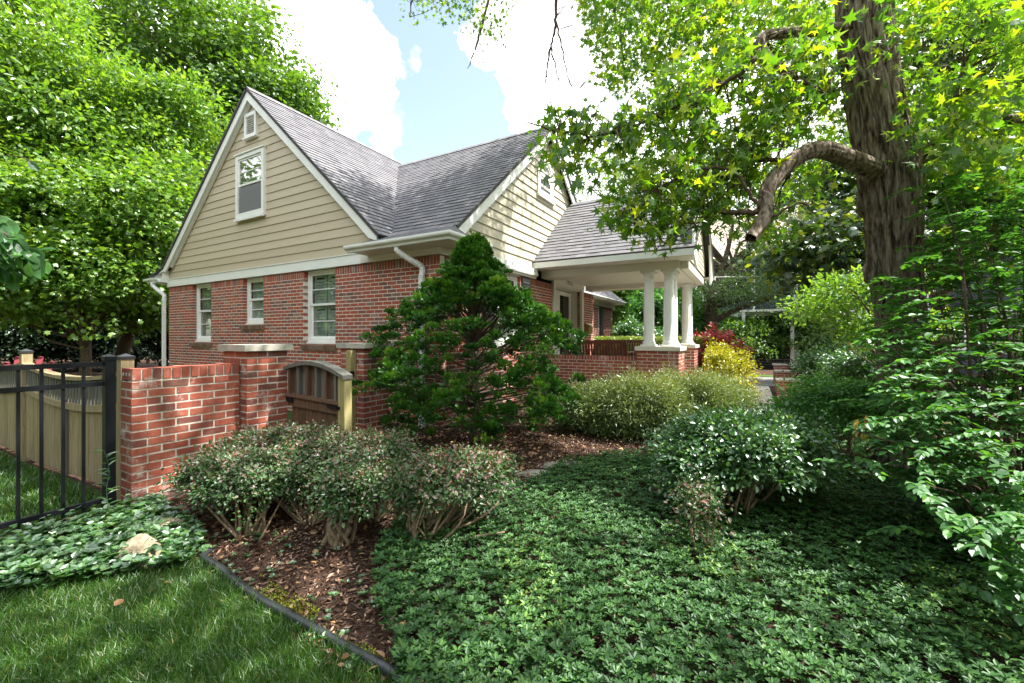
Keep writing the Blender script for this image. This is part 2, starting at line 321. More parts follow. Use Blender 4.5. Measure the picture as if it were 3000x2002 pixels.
# ================================================================ HOUSE
Z = np.array([0, 0, 1.]); X_ = np.array([1., 0, 0]); Y_ = np.array([0, 1., 0])
def fb(mb, o, U, N, u0, u1, n0, n1, z0, z1, rnd=.5, m=0):
    o = np.asarray(o, float); mb.obox(o+U*u0+N*n0+Z*z0, U*(u1-u0), N*(n1-n0), Z*(z1-z0), rnd, m)
def bricks(mb, o, U, N, L, z0, z1, ops=(), pitch=.066, bl=.203, gap=.0145, dep=.1, soldier=0, cap_row=0, start=0, jit=.0015, join=False):
    """real bricks standing proud of a mortar core. ops = openings (u0,u1,z0,z1)"""
    o = np.asarray(o, float)
    us = sorted({0, L} | {v for a in ops for v in (a[0]-.004, a[1]+.004)}); zs = sorted({z0, z1} | {v for a in ops for v in (a[2]-.004, a[3]+.004) if z0 < v < z1})
    for a, b in zip(us[:-1], us[1:]):
        for c, d in zip(zs[:-1], zs[1:]):
            um, zm = (a+b)/2, (c+d)/2
            if not any(p[0]-.004 < um < p[1]+.004 and p[2]-.004 < zm < p[3]+.004 for p in ops): fb(mb, o, U, N, (-.012 if join and a == 0 else max(a, .004)), min(b, L-.004), -dep+.003, -.0035, c, d-.002, .5, 1)
    def put(u0, u1, za, zb):
        segs = [(max(u0, 0), min(u1, L))]
        for p in ops:
            if zb > p[2]+.01 and za < p[3]-.01:
                ns = []
                for a, b in segs:
                    if b <= p[0] or a >= p[1]: ns.append((a, b))
                    else:
                        if a < p[0]: ns.append((a, p[0]))
                        if b > p[1]: ns.append((p[1], b))
                segs = ns
        for a, b in segs:
            if b-a > .012: fb(mb, o, U, N, a, b, -dep, random.uniform(-jit, jit), za+random.uniform(-.0008, .0008), zb, random.random(), 0)
    zt = z1-soldier-cap_row; k = 0; z = z0
    n = int(round((zt-z0)/pitch)); ph = (zt-z0)/n
    for k in range(n):
        za = z0+k*ph; u = -(bl/2 if (k+start) % 2 else 0); first = True
        while u < L-.001:
            e = u+bl
            if L-e < .055: e = L+gap/2+.001
            put(u+gap/2 if u > 0 else u+(gap*.6 if join else 0), e-gap/2, za+gap*.5, za+ph-gap*.5); u = e
    for h, zz in ((soldier, zt), (cap_row, zt+soldier)):
        if h:
            m_ = int(round(L/pitch)); w = L/m_
            for i in range(m_): put(i*w+.005, (i+1)*w-.006, zz+.005, zz+h-.002)

HX, HY = -4.19, 5.15                      # the near corner of the house
H = empty('brick_house', (HX, HY, 0), 'red brick house with tan gable siding, grey shingle roof and white columned porch', 'house')
TZ = 2.685                                # top of the brickwork
W1 = (-11.81, -10.95, 1.29); W2 = (-9.62, -8.86, 1.676); W3 = (-7.52, -6.61, 1.282)
XL = -13.02
mb = MB(); ops = [(a-XL, b-XL, z, TZ+.1) for a, b, z in (W1, W2, W3)]
bricks(mb, (XL, HY, 0), X_, -Y_, HX-XL, -.35, TZ, ops, soldier=.145)
mb.build('wall', [m_bh, m_mh], H)
mb = MB()   # front wall, door opening
DO = (9.47-HY-.112, 11.32-HY-.112, .43, 2.75); FW = (6.75-HY-.112, 7.75-HY-.112, 1.25, 2.66)
bricks(mb, (HX, HY+.112, 0), Y_, X_, 12.42-HY-.112, -.35, TZ, [DO, FW], soldier=.145, join=True)
bricks(mb, (HX-.1, 12.42, 0), -X_, Y_, 1.3, -.35, TZ, [], soldier=.145)
mb.build('wall', [m_bh, m_mh], H)
mb = MB(); mb.box((XL+.1, HY+.3, -.3), (HX-.5, 12.2, 2.6)); mb.build('interior', m_room, H)

def window(o, U, N, w, z0, z1, parent, blind='slats', case=.05, name='window', split=.52):
    """o: outer left corner on the plane of the frame's face"""
    mb = MB(); h = z1-z0
    for a, b, c, d, n in ((0, case, 0, h, 0), (w-case, w, 0, h, 0), (case, w-case, h-case, h, 0), (case, w-case, 0, case*1.5, .006)):
        fb(mb, o, U, N, a, b, -.07, n, z0+c, z0+d)
    fb(mb, o, U, N, -.008, w+.008, -.02, .03, z0-.035, z0+.012)
    s = .042; zi0, zi1 = z0+case*1.5, z1-case; zm = zi0+(zi1-zi0)*split; ua, ub = case, w-case
    for (a, b, dn) in ((zm-.02, zi1, -.02), (zi0, zm+.015, -.045)):
        for q in ((ua, ua+s, a, b), (ub-s, ub, a, b), (ua+s, ub-s, b-s*.9, b), (ua+s, ub-s, a, a+s)):
            fb(mb, o, U, N, q[0], q[1], dn-.03, dn-.002, q[2], q[3])
        mz = (a+b)/2; fb(mb, o, U, N, ua+s, ub-s, dn-.022, dn-.008, mz-.008, mz+.008)
    wnd = mb.build(name, m_white, parent)
    for (a, b, dn) in ((zm-.02, zi1, -.02), (zi0, zm+.015, -.045)):
        p = MB(); oo = np.asarray(o, float)
        fb(p, oo, U, N, ua+s, ub-s, dn-.018, dn-.015, a+s, b-s*.9); p.build('pane', m_glass, wnd)
    bl = MB(); n0 = -.095
    if blind == 'slats':
        k = int((zi1-zi0)/.05)
        for i in range(k):
            zz = zi0+i*.05+.01; oo = np.asarray(o, float)
            bl.obox(oo+U*(ua+.01)+N*(n0-.01)+Z*zz, U*(ub-ua-.02), N*.02+Z*.042, Z*.003)
        for uu in (.25, .75): fb(bl, o, U, N, ua+(ub-ua)*uu-.002, ua+(ub-ua)*uu+.002, n0+.012, n0+.014, zi0, zi1)
    elif blind == 'shutters':
        for (pa, pb) in ((ua+.02, (ua+ub)/2-.02), ((ua+ub)/2+.02, ub-.02)):
            for a, b in ((zi0+.02, zm-.03), (zm+.03, zi1-.02)):
                for q in ((pa, pa+.05, a, b), (pb-.05, pb, a, b), (pa+.05, pb-.05, a, a+.05), (pa+.05, pb-.05, b-.05, b)): fb(bl, o, U, N, q[0], q[1], n0-.03, n0, q[2], q[3])
                k = int((b-a-.1)/.055)
                for i in range(k): bl.obox(np.asarray(o, float)+U*(pa+.05)+N*(n0-.02)+Z*(a+.075+i*.055), U*(pb-pa-.1), N*.022-Z*.048, Z*.006)
    elif blind == 'shade':
        fb(bl, o, U, N, ua, ub, n0-.004, n0, zi0+(zi1-zi0)*.0, zi1)
    bl.build('blind', m_blind, wnd)
    r = MB(); fb(r, o, U, N, ua-.02, ub+.02, -.6, -.55, z0, z1); fb(r, o, U, N, ua-.03, ua-.02, -.6, -.08, z0, z1); fb(r, o, U, N, ub+.02, ub+.03, -.6, -.08, z0, z1)
    r.build('dark_interior', m_room, wnd)
    return wnd
for (a, b, z), bl in ((W1, 'slats'), (W2, 'shade'), (W3, 'shutters')):
    wnd = window((a+.003, HY+.085, 0), X_, -Y_, b-a-.006, z+.03, TZ-.002, H, bl)
    s = MB(); n = 13
    for i in range(n):
        w = (b-a+.10)/n; x = a-.05+i*w
        s.obox((x+.004, HY-.045, z-.105), (w-.008, 0, 0), (0, .13, .028), (0, -.012, .085), random.random(), 0)
    s.obox((a-.045, HY-.038, z-.1), (b-a+.09, 0, 0), (0, .12, .026), (0, -.008, .078), .5, 1)
    s.build('sill', [m_bs, m_mh], wnd)
wnd = window((HX-.06, 6.76, 0), Y_, X_, .98, 1.28, 2.65, H, 'slats')
for y0 in (6.33, 7.80):
    s = MB(); s.box((HX+.004, y0, 1.26), (HX+.03, y0+.37, 2.66))
    for k in range(22): s.obox((HX+.03, y0+.05, 1.32+k*.058), (.0, .27, 0), (.014, 0, -.02), (0, 0, .03))
    s.build('shutter', m_shutter, H)

# ---- white bands
mb = MB(); mb.box((XL-.02, HY-.035, TZ+.003), (-5.9, HY+.05, TZ+.18)); mb.box((XL-.02, HY-.05, TZ+.18), (-5.9, HY+.04, TZ+.195)); mb.build('trim_band', m_white, H)
mb = MB(); mb.box((-5.897, HY-.045, TZ+.006), (HX+.045, HY+.05, 2.83)); mb.box((HX-.05, HY+.055, TZ+.006), (HX+.045, 8.42, 2.83)); mb.build('frieze_board', m_cream, H)
mb = MB(); mb.box((HX+.046, 5.9, 2.74), (HX+.075, 8.42, 2.90))
for k in range(60): mb.box((HX+.076, 5.92+k*.042, 2.755), (HX+.093, 5.941+k*.042, 2.80))
mb.build('dentil_band', m_white, H)

# ---- gable siding
def lap(mb, a0, a1, zlo, apex_a, apex_z, slope, plane, U, N, expo, a_lim=None, thick=.018):
    z = zlo; n = 0
    while z < apex_z-.03:
        zt = min(z+expo, apex_z)
        lo0, lo1 = max(a0, apex_a-(apex_z-z)/slope), min(a1, apex_a+(apex_z-z)/slope)
        hi0, hi1 = max(a0, apex_a-(apex_z-zt)/slope), min(a1, apex_a+(apex_z-zt)/slope)
        r = random.random()
        def P(a, zz, n_): return (np.asarray(plane)*1.0)+U*a+N*n_+Z*zz
        V = [P(lo0, z, thick), P(lo1, z, thick), P(hi1, zt, .003), P(hi0, zt, .003), P(lo0, z, -.03), P(lo1, z, -.03), P(hi1, zt, -.03), P(hi0, zt, -.03)]
        mb.add(V, [(0,1,2,3), (5,4,7,6), (4,5,1,0), (3,2,6,7), (1,5,6,2), (4,0,3,7)], r); z += expo; n += 1
AX, AZ, SL = -9.22, 6.64, .912
mb = MB(); lap(mb, -13.02, -5.3, TZ+.197, AX, AZ-.17, SL, (0, HY-.005, 0), X_, -Y_, .165)
gs = mb.build('gable_siding', m_siding, H)
CY, CZ, SC = 9.04, 6.32, .86
mb = MB(); lap(mb, 5.3, 12.4, 2.905, CY, CZ-.16, SC, (HX+.005, 0, 0), Y_, X_, .175, thick=.024)
mb.build('gable_siding', m_siding2, H)

# ---- shingled roofs
def shingles(name, A, B, down, slen, parent, expo=.142, clip=None):
    """A-B the ridge line, down the unit vector down the slope"""
    A, B, down = [np.asarray(v, float) for v in (A, B, down)]; U = B-A; L = np.linalg.norm(U); U /= L
    Nn = np.cross(U, down); Nn = Nn if Nn[2] > 0 else -Nn
    mb = MB(); mb.obox(A-Nn*.05, U*L, down*slen, Nn*.045, .3, 1)
    n = int(round(slen/expo)); e = slen/n
    for j in range(n):
        u = -random.random()*.3; s0 = j*e
        while u < L:
            w = random.choice((.12, .16, .2, .24, .3)); a, b = max(u, 0), min(u+w, L); u += w
            if b-a < .02: continue
            t = random.choice((.006, .008, .013)); s1 = s0+e+(.010 if t > .01 else 0); q = random.random()*.8+(.2 if t > .01 else 0)
            P = [A+U*a+down*s0+Nn*.001, A+U*b+down*s0+Nn*.001, A+U*b+down*s1+Nn*(t+.006), A+U*a+down*s1+Nn*(t+.006), A+U*b+down*s1-Nn*.002, A+U*a+down*s1-Nn*.002]
            mb.add(P, [(0,1,2,3), (3,2,4,5), (0,3,5), (1,4,2)], q, 0)
    # ridge caps
    return mb, U, L, Nn
def finish(mb, name='roof', ridge=None):
    return mb.build(name, [m_shin, m_under], H)
c1 = 1/math.hypot(1, SL); dn = np.array([c1, 0, -SL*c1]); sl = (AZ-2.98)/(SL*c1)
mb, *_ = shingles('', (AX, HY-.16, AZ), (AX, 13.4, AZ), dn, sl-.18, H)
dn2 = np.array([-c1, 0, -SL*c1]); mb2, *_ = shingles('', (AX, HY-.16, AZ), (AX, 13.4, AZ), dn2, sl-.18, H)
for q in (mb2,):
    for Vv in q.v: pass
finish(mb); finish(mb2)
c2 = 1/math.hypot(1, SC)
for s in (-1, 1):
    mb, *_ = shingles('', (-9.15, CY, CZ), (HX+.17, CY, CZ), np.array([0, s*c2, -SC*c2]), (CZ-3.16)/(SC*c2), H); finish(mb)
# ridge caps
mb = MB()
for k in range(30):
    x = -9.1+k*.17
    if x > HX+.05: break
    for s in (-1, 1): mb.add([(x, CY, CZ+.035), (x+.2, CY, CZ+.028), (x+.2, CY+s*.13, CZ+.028-.13*SC), (x, CY+s*.13, CZ+.035-.13*SC)], [(0,1,2,3)], random.random())
for k in range(26):
    y = HY-.15+k*.17
    for s in (-1, 1): mb.add([(AX, y, AZ+.03), (AX, y+.2, AZ+.036), (AX+s*.13, y+.2, AZ+.036-.13*SL), (AX+s*.13, y, AZ+.03-.13*SL)], [(0,1,2,3)], random.random())
mb.build('ridge_cap', [m_shin], H)
# apron over the corner return
mb = MB(); yo, xo = 4.76, -3.72
def quad_sh(P0, P1, P2, P3, rows, tabs):
    P0, P1, P2, P3 = [np.array(p, float) for p in (P0, P1, P2, P3)]
    for j in range(rows):
        for i in range(tabs):
            f = lambda a, b: (P0*(1-a)+P1*a)*(1-b)+(P3*(1-a)+P2*a)*b
            a0, a1, b0, b1 = i/tabs, (i+1)/tabs, j/rows, (j+1)/rows; up = np.array([0, 0, .012])
            mb.add([f(a0, b0)+up, f(a1, b0)+up, f(a1, b1)+up*.2, f(a0, b1)+up*.2, f(a0, b0)-up, f(a1, b0)-up], [(0,1,2,3), (4,5,1,0)], random.random())
quad_sh((-5.75, yo, 2.905), (xo, yo, 2.905), (-4.06, 5.40, 3.19), (-5.3, 5.40, 3.19), 4, 12)
quad_sh((xo, yo, 2.905), (xo, 5.78, 2.905), (-4.17, 5.66, 3.12), (-4.06, 5.36, 3.19), 4, 5)
mb.build('roof', [m_shin], H)
# soffit + gutters of the return
mb = MB(); mb.box((-5.72, yo+.02, 2.80), (xo-.02, HY-.05, 2.828)); mb.box((HX+.05, HY-.05, 2.80), (xo-.02, 5.75, 2.828)); mb.box((HX+.05, 5.752, 2.80), (xo-.03, 5.775, 2.90)); mb.box((-5.72, yo+.03, 2.828), (xo-.03, yo+.05, 2.9)); mb.build('soffit', m_cream, H)
def gutter(path, closed=False):
    """K-style profile swept along a mitred plan path; outward = to the right-hand side"""
    prof = [(0, 0), (.045, 0), (.055, .03), (.10, .055), (.11, .075), (.11, .105), (.098, .105), (.098, .08), (0.004, .02), (0, .105)]
    pts = [np.array(p, float) for p in path]; mb = MB(); V = []; n = len(prof)
    for i, p in enumerate(pts):
        t0 = pts[i]-pts[i-1] if i else pts[1]-pts[0]; t1 = pts[i+1]-pts[i] if i < len(pts)-1 else t0
        n0 = unit(np.array([t0[1], -t0[0], 0])); n1 = unit(np.array([t1[1], -t1[0], 0])); b = n0+n1; b = b/ (np.dot(b, n0))
        for a, z in prof: V.append(p+b*a+Z*z)
    Fc = [(i*n+k, i*n+(k+1) % n, (i+1)*n+(k+1) % n, (i+1)*n+k) for i in range(len(pts)-1) for k in range(n)]
    Fc += [tuple(range(n))[::-1], tuple(range((len(pts)-1)*n, len(pts)*n))]
    mb.add(V, Fc); return mb
gutter([(-5.8, yo+.02, 2.795), (xo-.02, yo+.02, 2.795), (xo-.02, 5.8, 2.795)]).build('gutter', m_gutter, H)
def downspout(p0, p1, zb):
    """corrugated elbow from the gutter outlet p0 to the wall at p1, then straight down"""
    a = np.array(p0, float); b = np.array(p1, float)
    pts = curve([a, a+(0, 0, -.07), a*.55+b*.45+np.array([0, 0, -.02]), b+(0, 0, .06), b+(0, 0, -.1)], 6); mb = MB(); r = []
    for i in range(len(pts)): r.append(.047+(.003 if i % 2 else -.001))
    mb.tube(pts, r, 12); mb.box((b[0]-.042, b[1]-.03, zb), (b[0]+.042, b[1]+.03, b[2]-.08))
    for zz in (b[2]-.4, b[2]-1.6): mb.box((b[0]-.06, b[1]-.034, zz), (b[0]+.06, b[1]+.034, zz+.025))
    return mb.build('downspout', m_gutter, H)
downspout((-4.72, 4.80, 2.80), (-4.50, 5.085, 2.45), -.2)
# rear-left eave return
mb = MB(); mb.prism([(-13.62, 4.99, 2.80), (-12.98, 4.99, 2.80), (-12.98, 4.99, 3.1), (-13.62, 4.99, 2.86)], (0, .6, 0)); mb.build('eave_return', m_white, H)
mb = MB()
quad_sh((-13.75, 4.93, 2.89), (-12.95, 4.93, 3.0), (-12.95, 5.15, 3.17), (-13.70, 5.15, 2.95), 3, 5)
quad_sh((-13.75, 4.93, 2.89), (-13.72, 6.9, 2.89), (-13.1, 6.9, 3.15), (-13.05, 4.95, 3.13), 4, 12)
mb.build('roof', [m_shin], H)
gutter([(-13.62, 12, 2.80), (-13.62, 4.985, 2.80), (-13.05, 4.985, 2.80)][::1]).build('gutter', m_gutter, H)
downspout((-13.30, 4.92, 2.80), (-13.10, 5.075, 2.42), -.2)

# rake boards
def rake(a_ap, z_ap, slope, a_ft, z_ft, pl, U, N, w=.2, th=.035, m=None):
    """board following the roof edge, plumb cut, in the plane through pl"""
    m = m or m_white; v = w*math.hypot(1, slope)
    def P(a, z): return np.asarray(pl, float)+U*a+Z*z
    MB().prism([P(a_ap, z_ap), P(a_ft, z_ft), P(a_ft, z_ft-v*.55), P(a_ft+(a_ap-a_ft)*.05, z_ft-v+(z_ap-z_ft)*.05), P(a_ap, z_ap-v)], N*th).build('rake_board', m, H)
for s, zf in ((1, 3.135), (-1, 3.13)):
    rake(AX, AZ-.03, SL, AX+s*(AZ-.03-zf)/SL, zf, (0, HY-.10, 0), X_, -Y_, .17)
    MB().prism([np.array([AX, HY-.09, AZ-.21]), np.array([AX+s*3.5, HY-.09, AZ-.21-3.5*SL]), np.array([AX+s*3.5, HY-.09, AZ-.29-3.5*SL]), np.array([AX, HY-.09, AZ-.29])], (0, .06, 0)).build('rake_board', m_white, H)
    rake(CY, CZ-.03, SC, CY+s*(CZ-.03-3.15)/SC, 3.15, (HX+.11, 0, 0), Y_, X_, .19)
# attic vent
v = MB(); o = np.array([-9.45, HY-.07, 0]); w_, a_, b_ = .43, 5.64, 6.16
for q in ((0, .06, a_, b_), (w_-.06, w_, a_, b_), (.06, w_-.06, b_-.07, b_), (.06, w_-.06, a_, a_+.07)): fb(v, o, X_, -Y_, q[0], q[1], -.09, .0, q[2], q[3])
fb(v, o, X_, -Y_, -.02, w_+.02, -.05, .03, a_-.03, a_)
for k in range(8): v.obox(o+X_*.06+Y_*.06+Z*(a_+.10+k*.045), X_*(w_-.12), -Y_*.045-Z*.03, Z*.008)
v.build('attic_vent', m_white, H); r = MB(); r.box((-9.40, HY-.003, 5.7), (-9.07, HY-.001, 6.1)); 
r = MB(); fb(r, o, X_, -Y_, .05, w_-.05, -.07, -.066, a_+.05, b_-.05); r.build('vent_backing', m_room, H)
# gable window
wnd = window((-9.78, HY-.075, 0), X_, -Y_, 1.05, 3.94, 5.325, H, 'slats', case=.085)
p = MB(); p.box((-9.66, HY-.06, 4.08), (-8.85, HY-.056, 4.62)); p.build('insect_screen', m_screen, wnd)
MB().box((-9.80, HY-.1, 5.326), (-8.71, HY-.03, 5.35)).build('drip_cap', m_white, wnd)

# arched window in the front gable
def arch_poly(c, r, zb, zs, n=20):
    return [(c-r, zb), (c+r, zb)]+[(c+r*math.cos(t), zs+r*math.sin(t)) for t in np.linspace(0, math.pi, n)]
def ring(mb, c, r0, r1, zb0, zb1, zs, pl, U, N, th, n=24):
    pts0 = [(c-r0, zb0)]+[(c-r0*math.cos(t), zs+r0*math.sin(t)) for t in np.linspace(0, math.pi, n)]+[(c+r0, zb0)]
    pts1 = [(c-r1, zb1)]+[(c-r1*math.cos(t), zs+r1*math.sin(t)) for t in np.linspace(0, math.pi, n)]+[(c+r1, zb1)]
    pts0.append(pts0[0]); pts1.append(pts1[0])
    P = lambda a, z, k: np.asarray(pl, float)+U*a+Z*z+N*k
    V = []; 
    for (a, z), (b, y) in zip(pts0, pts1): V += [P(a, z, 0), P(b, y, 0), P(b, y, th), P(a, z, th)]
    Fc = []
    for i in range(len(pts0)-1):
        for k in range(4): Fc.append((i*4+k, i*4+(k+1) % 4, (i+1)*4+(k+1) % 4, (i+1)*4+k))
    mb.add(V, Fc)
c, zs = 8.93, 5.12
mb = MB(); ring(mb, c, .33, .42, 4.70, 4.60, zs, (HX-.02, 0, 0), Y_, X_, .07); ring(mb, c, .27, .33, 4.76, 4.70, zs, (HX-.02, 0, 0), Y_, X_, .05)
mb.box((HX-.02, c-.3, zs-.04), (HX+.035, c+.3, zs+.02))
aw = mb.build('arched_window', m_white, H)
MB().prism([np.array([HX+.015, a, z]) for a, z in arch_poly(c, .29, 4.74, zs)], (.006, 0, 0)).build('pane', m_dkglass, aw)
MB().box((HX+.0, c-.46, 4.565), (HX+.085, c+.46, 4.60)).build('sill', m_cream, aw)

# ================================================================ PORCH
PY0, PY1, PC, PZR, PXE = 8.3, 12.5, 10.4, 4.865, -.92
EZ = 3.06; slp = (PZR-EZ)/(PC-PY0); c3 = 1/math.hypot(1, slp)
for s in (-1, 1):
    mb, *_ = shingles('', (HX-.3 if s > 0 else HX+.0, PC, PZR), (PXE+.04, PC, PZR), np.array([0, s*c3, -slp*c3]), (PZR-EZ)/(slp*c3)+.02, H); finish(mb)
mb = MB()
for k in range(20):
    x = HX+.1+k*.17
    for s in (-1, 1): mb.add([(x, PC, PZR+.035), (x+.2, PC, PZR+.028), (x+.2, PC+s*.12, PZR+.028-.12*slp), (x, PC+s*.12, PZR+.035-.12*slp)], [(0,1,2,3)], random.random())
mb.build('ridge_cap', [m_shin], H)
mb = MB()
for y0, y1 in ((PY0, PY0+.03), (PY1-.03, PY1)):
    MB().box((HX+.03, y0, 2.91), (PXE, y1, 3.045)).build('fascia', m_white, H)
for ya, yb in ((PY0+.03, 8.9), (11.9, PY1-.03)): MB().box((HX+.03, ya, 2.905), (PXE-.03, yb, 2.93)).build('soffit', m_cream, H)
for y0 in (8.73, 11.67): MB().box((HX+.02, y0, 2.745), (-1.24, y0+.43, 2.904)).build('porch_beam', m_cream, H)
MB().box((-1.68, 9.162, 2.75), (-1.242, 11.668, 2.93)).build('porch_beam', m_cream, H); MB().box((-1.238, 8.95, 2.76), (-1.085, 12.1, 2.93)).build('porch_beam', m_cream, H)
mb = MB(); mb.box((HX+.02, 9.163, 2.86), (-1.69, 11.667, 2.90)); mb.build('porch_ceiling', m_cream, H)
# front gable of the porch: set-back siding and the arched fascia board
mb = MB(); lap(mb, 8.35, 12.45, 2.94, PC, PZR-.12, slp, (-1.075, 0, 0), Y_, X_, .115, thick=.012); mb.build('gable_siding', m_siding2, H)
def arch_board():
    mb = MB(); n = 40; ain = 1.52; P = []
    ths = np.linspace(math.pi, 0, n); inner = [(PC+ain*math.cos(t), 2.93+.0+1.42*math.sin(t)) for t in ths]
    outer = []
    for a, z in inner:
        o_ = PC+(a-PC)*(2.06/ain); outer.append((o_, PZR-.02-abs(o_-PC)*slp))
    inner[0] = (PC-ain, 2.74); inner[-1] = (PC+ain, 2.74); outer[0] = (PY0+.02, 2.93); outer[-1] = (PY1-.02, 2.93)
    V = []
    for (a, z), (b, y) in zip(inner, outer):
        for x in (PXE-.04, PXE): V += [(x, a, z), (x, b, max(y, z+.03))]
    Fc = []
    for i in range(n-1):
        k = i*4; l = k+4
        Fc += [(k, k+1, l+1, l), (k+2, l+2, l+3, k+3), (k, l, l+2, k+2), (k+1, k+3, l+3, l+1)]
    Fc += [(0, 2, 3, 1), ((n-1)*4, (n-1)*4+1, (n-1)*4+3, (n-1)*4+2)]
    mb.add(V, Fc); return mb
arch_board().build('arched_fascia', m_white, H)
for s in (-1, 1): rake(PC, PZR-.01, slp, PC+s*2.1, EZ-.02, (PXE+.002, 0, 0), Y_, X_, .07, .02)
mb = MB(); mb.box((PXE-.1, PY1+.004, 2.93), (PXE+.06, PY1+.12, 3.04)); mb.box((-3.9, PY1+.004, 2.95), (PXE-.1, PY1+.11, 3.04)); mb.build('gutter', m_gutter, H)
# columns on brick pedestals
prof = [(.128, 0), (.128, .045), (.118, .05), (.128, .075), (.112, .10), (.104, .115), (.106, .5), (.103, .9), (.096, 1.24), (.096, 1.30), (.103, 1.305), (.103, 1.325), (.095, 1.33), (.095, 1.375), (.115, 1.40), (.125, 1.43)]
PT = 1.225
def column(x, y):
    mb = MB(); hh = 2.742-PT-.032; k = hh/1.43
    mb.lathe((x, y, PT), [(r, z*k) for r, z in prof], 28); mb.box((x-.14, y-.14, 2.742-.032), (x+.14, y+.14, 2.742)); mb.box((x-.142, y-.142, PT), (x+.142, y+.142, PT+.035))
    return mb.build('column', m_white, H, True)
for x, y in ((-1.45, 8.93), (-1.84, 8.93), (-1.45, 9.33), (-1.45, 11.87), (-1.82, 11.87), (-1.45, 11.47)):
    co = column(x, y); co.data.polygons.foreach_set('use_smooth', [p.normal.z**2 < .8 and len(p.vertices) == 4 and abs(p.normal.x*p.normal.y) > 1e-4 for p in co.data.polygons])
for ya, yb in ((8.74, 9.54), (11.27, 12.07)):
    mb = MB()
    bricks(mb, (-2.04, ya, 0), X_, -Y_, .80, -.45, 1.14, pitch=.0677); bricks(mb, (-1.24, ya+.105, 0), Y_, X_, yb-ya-.105, -.45, 1.14, pitch=.0677, start=1, join=True)
    bricks(mb, (-2.04, yb, 0), -Y_, -X_, yb-ya-.105, -.45, 1.14, pitch=.0677, start=1, join=True)
    pp = mb.build('porch_pedestal', [m_bg, m_mg], H)
    MB().box((-2.075, ya-.035, 1.143), (-1.205, yb+.035, PT-.002)).build('cap', m_cream, pp)
mb = MB(); bricks(mb, (HX+.11, 8.86, 0), X_, -Y_, 2.02, -.45, 1.015, pitch=.0677, cap_row=.10); bricks(mb, (-2.06, 9.06, 0), -X_, Y_, 2.02, .4, 1.015, pitch=.0677, cap_row=.10)
mb.box((HX+.12, 8.95, .9), (-2.06, 8.97, 1.0), .5, 1)
mb.build('porch_wall', [m_bg, m_mg], H)
MB().box((HX, 8.95, -.4), (-1.35, 12.1, .43)).build('porch_floor', m_conc, H)
# entrance
mb = MB()
for y0, y1 in ((9.37, 9.49), (11.30, 11.46)): mb.box((HX-.02, y0, .43), (HX+.045, y1, 2.71))
mb.box((HX-.02, 9.37, 2.71), (HX+.045, 11.46, 2.988)); mb.box((HX+.045, 10.55, 2.95), (HX+.09, 11.2, 2.987))
mb.build('door_casing', m_cream, H)
mb = MB(); mb.box((HX-.34, 11.33, .43), (HX-.021, 11.36, 2.71)); mb.box((HX-.34, 9.44, .43), (HX-.021, 9.468, 2.71)); mb.box((HX-.34, 9.47, 2.68), (HX-.021, 11.33, 2.71)); mb.box((HX-.40, 9.4, .43), (HX-.38, 11.4, 2.71)); mb.build('door_reveal', m_cream, H)
for y0, y1 in ((9.49, 10.39), (10.40, 11.31)):
    mb = MB(); w = .11
    for q in ((y0, y0+w, .45, 2.64), (y1-w, y1, .45, 2.64), (y0+w, y1-w, 2.54, 2.64), (y0+w, y1-w, .45, .68)): mb.box((HX-.34, q[0], q[2]), (HX-.29, q[1], q[3]))
    dr = mb.build('storm_door', m_white, H)
    MB().box((HX-.325, y0+w, .68), (HX-.318, y1-w, 2.54)).build('pane', m_dkglass, dr)
    MB().box((HX-.29, y0+.04, 1.38), (HX-.25, y0+.065, 1.55)).box((HX-.29, y0+.035, 1.34), (HX-.285, y0+.075, 1.60)).build('handle', m_black, dr)
for i, ch in enumerate('1925'):
    cu = bpy.data.curves.new('digit', 'FONT'); cu.body = ch; cu.size = .17; cu.extrude = .004
    t = bpy.data.objects.new('tmp', cu); COL.objects.link(t)
    me = bpy.data.meshes.new_from_object(t.evaluated_get(bpy.context.evaluated_depsgraph_get())); bpy.data.objects.remove(t)
    mt = np.array([(.55*v.co.x, v.co.y, v.co.z) for v in me.vertices]); V = np.stack([HX+.052+mt[:, 2], 10.16+i*.115+mt[:, 0], 2.765+mt[:, 1]], 1)
    fl = [k for p in me.polygons for k in p.vertices]; L = [len(p.vertices) for p in me.polygons]
    raw_mesh('house_number', V, fl, np.concatenate([[0], np.cumsum(L)[:-1]]), m_black, None, None, False, H)
# far wing
mb = MB(); bricks(mb, (-5.5, 12.52, 0), Y_, X_, 6.4, -.35, TZ, [(1.2, 2.2, 1.2, 2.66)], soldier=.145); mb.build('wall', [m_bh, m_mh], H)
mb = MB(); mb.box((-5.49, 12.43, 2.69), (-5.40, 19.0, 2.85)); mb.build('frieze_board', m_cream, H)
mb = MB(); mb.box((-5.5, 12.43, 2.85), (-5.02, 19.15, 2.87)); mb.build('soffit', m_cream, H)
gutter([(-5.02, 12.45, 2.85), (-5.02, 19.2, 2.85)]).build('gutter', m_gutter, H)
mb, *_ = shingles('', (-7.4, 12.43, 4.9), (-7.4, 19.2, 4.9), unit(np.array([2.4, 0, -1.93])), math.hypot(2.45, 1.96), H); finish(mb)
for y0 in (14.25, 17.0): 
    s = MB(); s.box((-5.496, y0, 1.2), (-5.46, y0+.5, 2.66))
    for k in range(22): s.obox((-5.46, y0+.06, 1.27+k*.06), (.0, .38, 0), (.014, 0, -.02), (0, 0, .03))
    s.build('shutter', m_shutter, H)
window((-5.56, 13.73, 0), Y_, X_, .98, 1.22, 2.65, H, 'slats')
window((-5.49, 16.0, 0), Y_, X_, .98, 1.22, 2.65, H, 'slats')

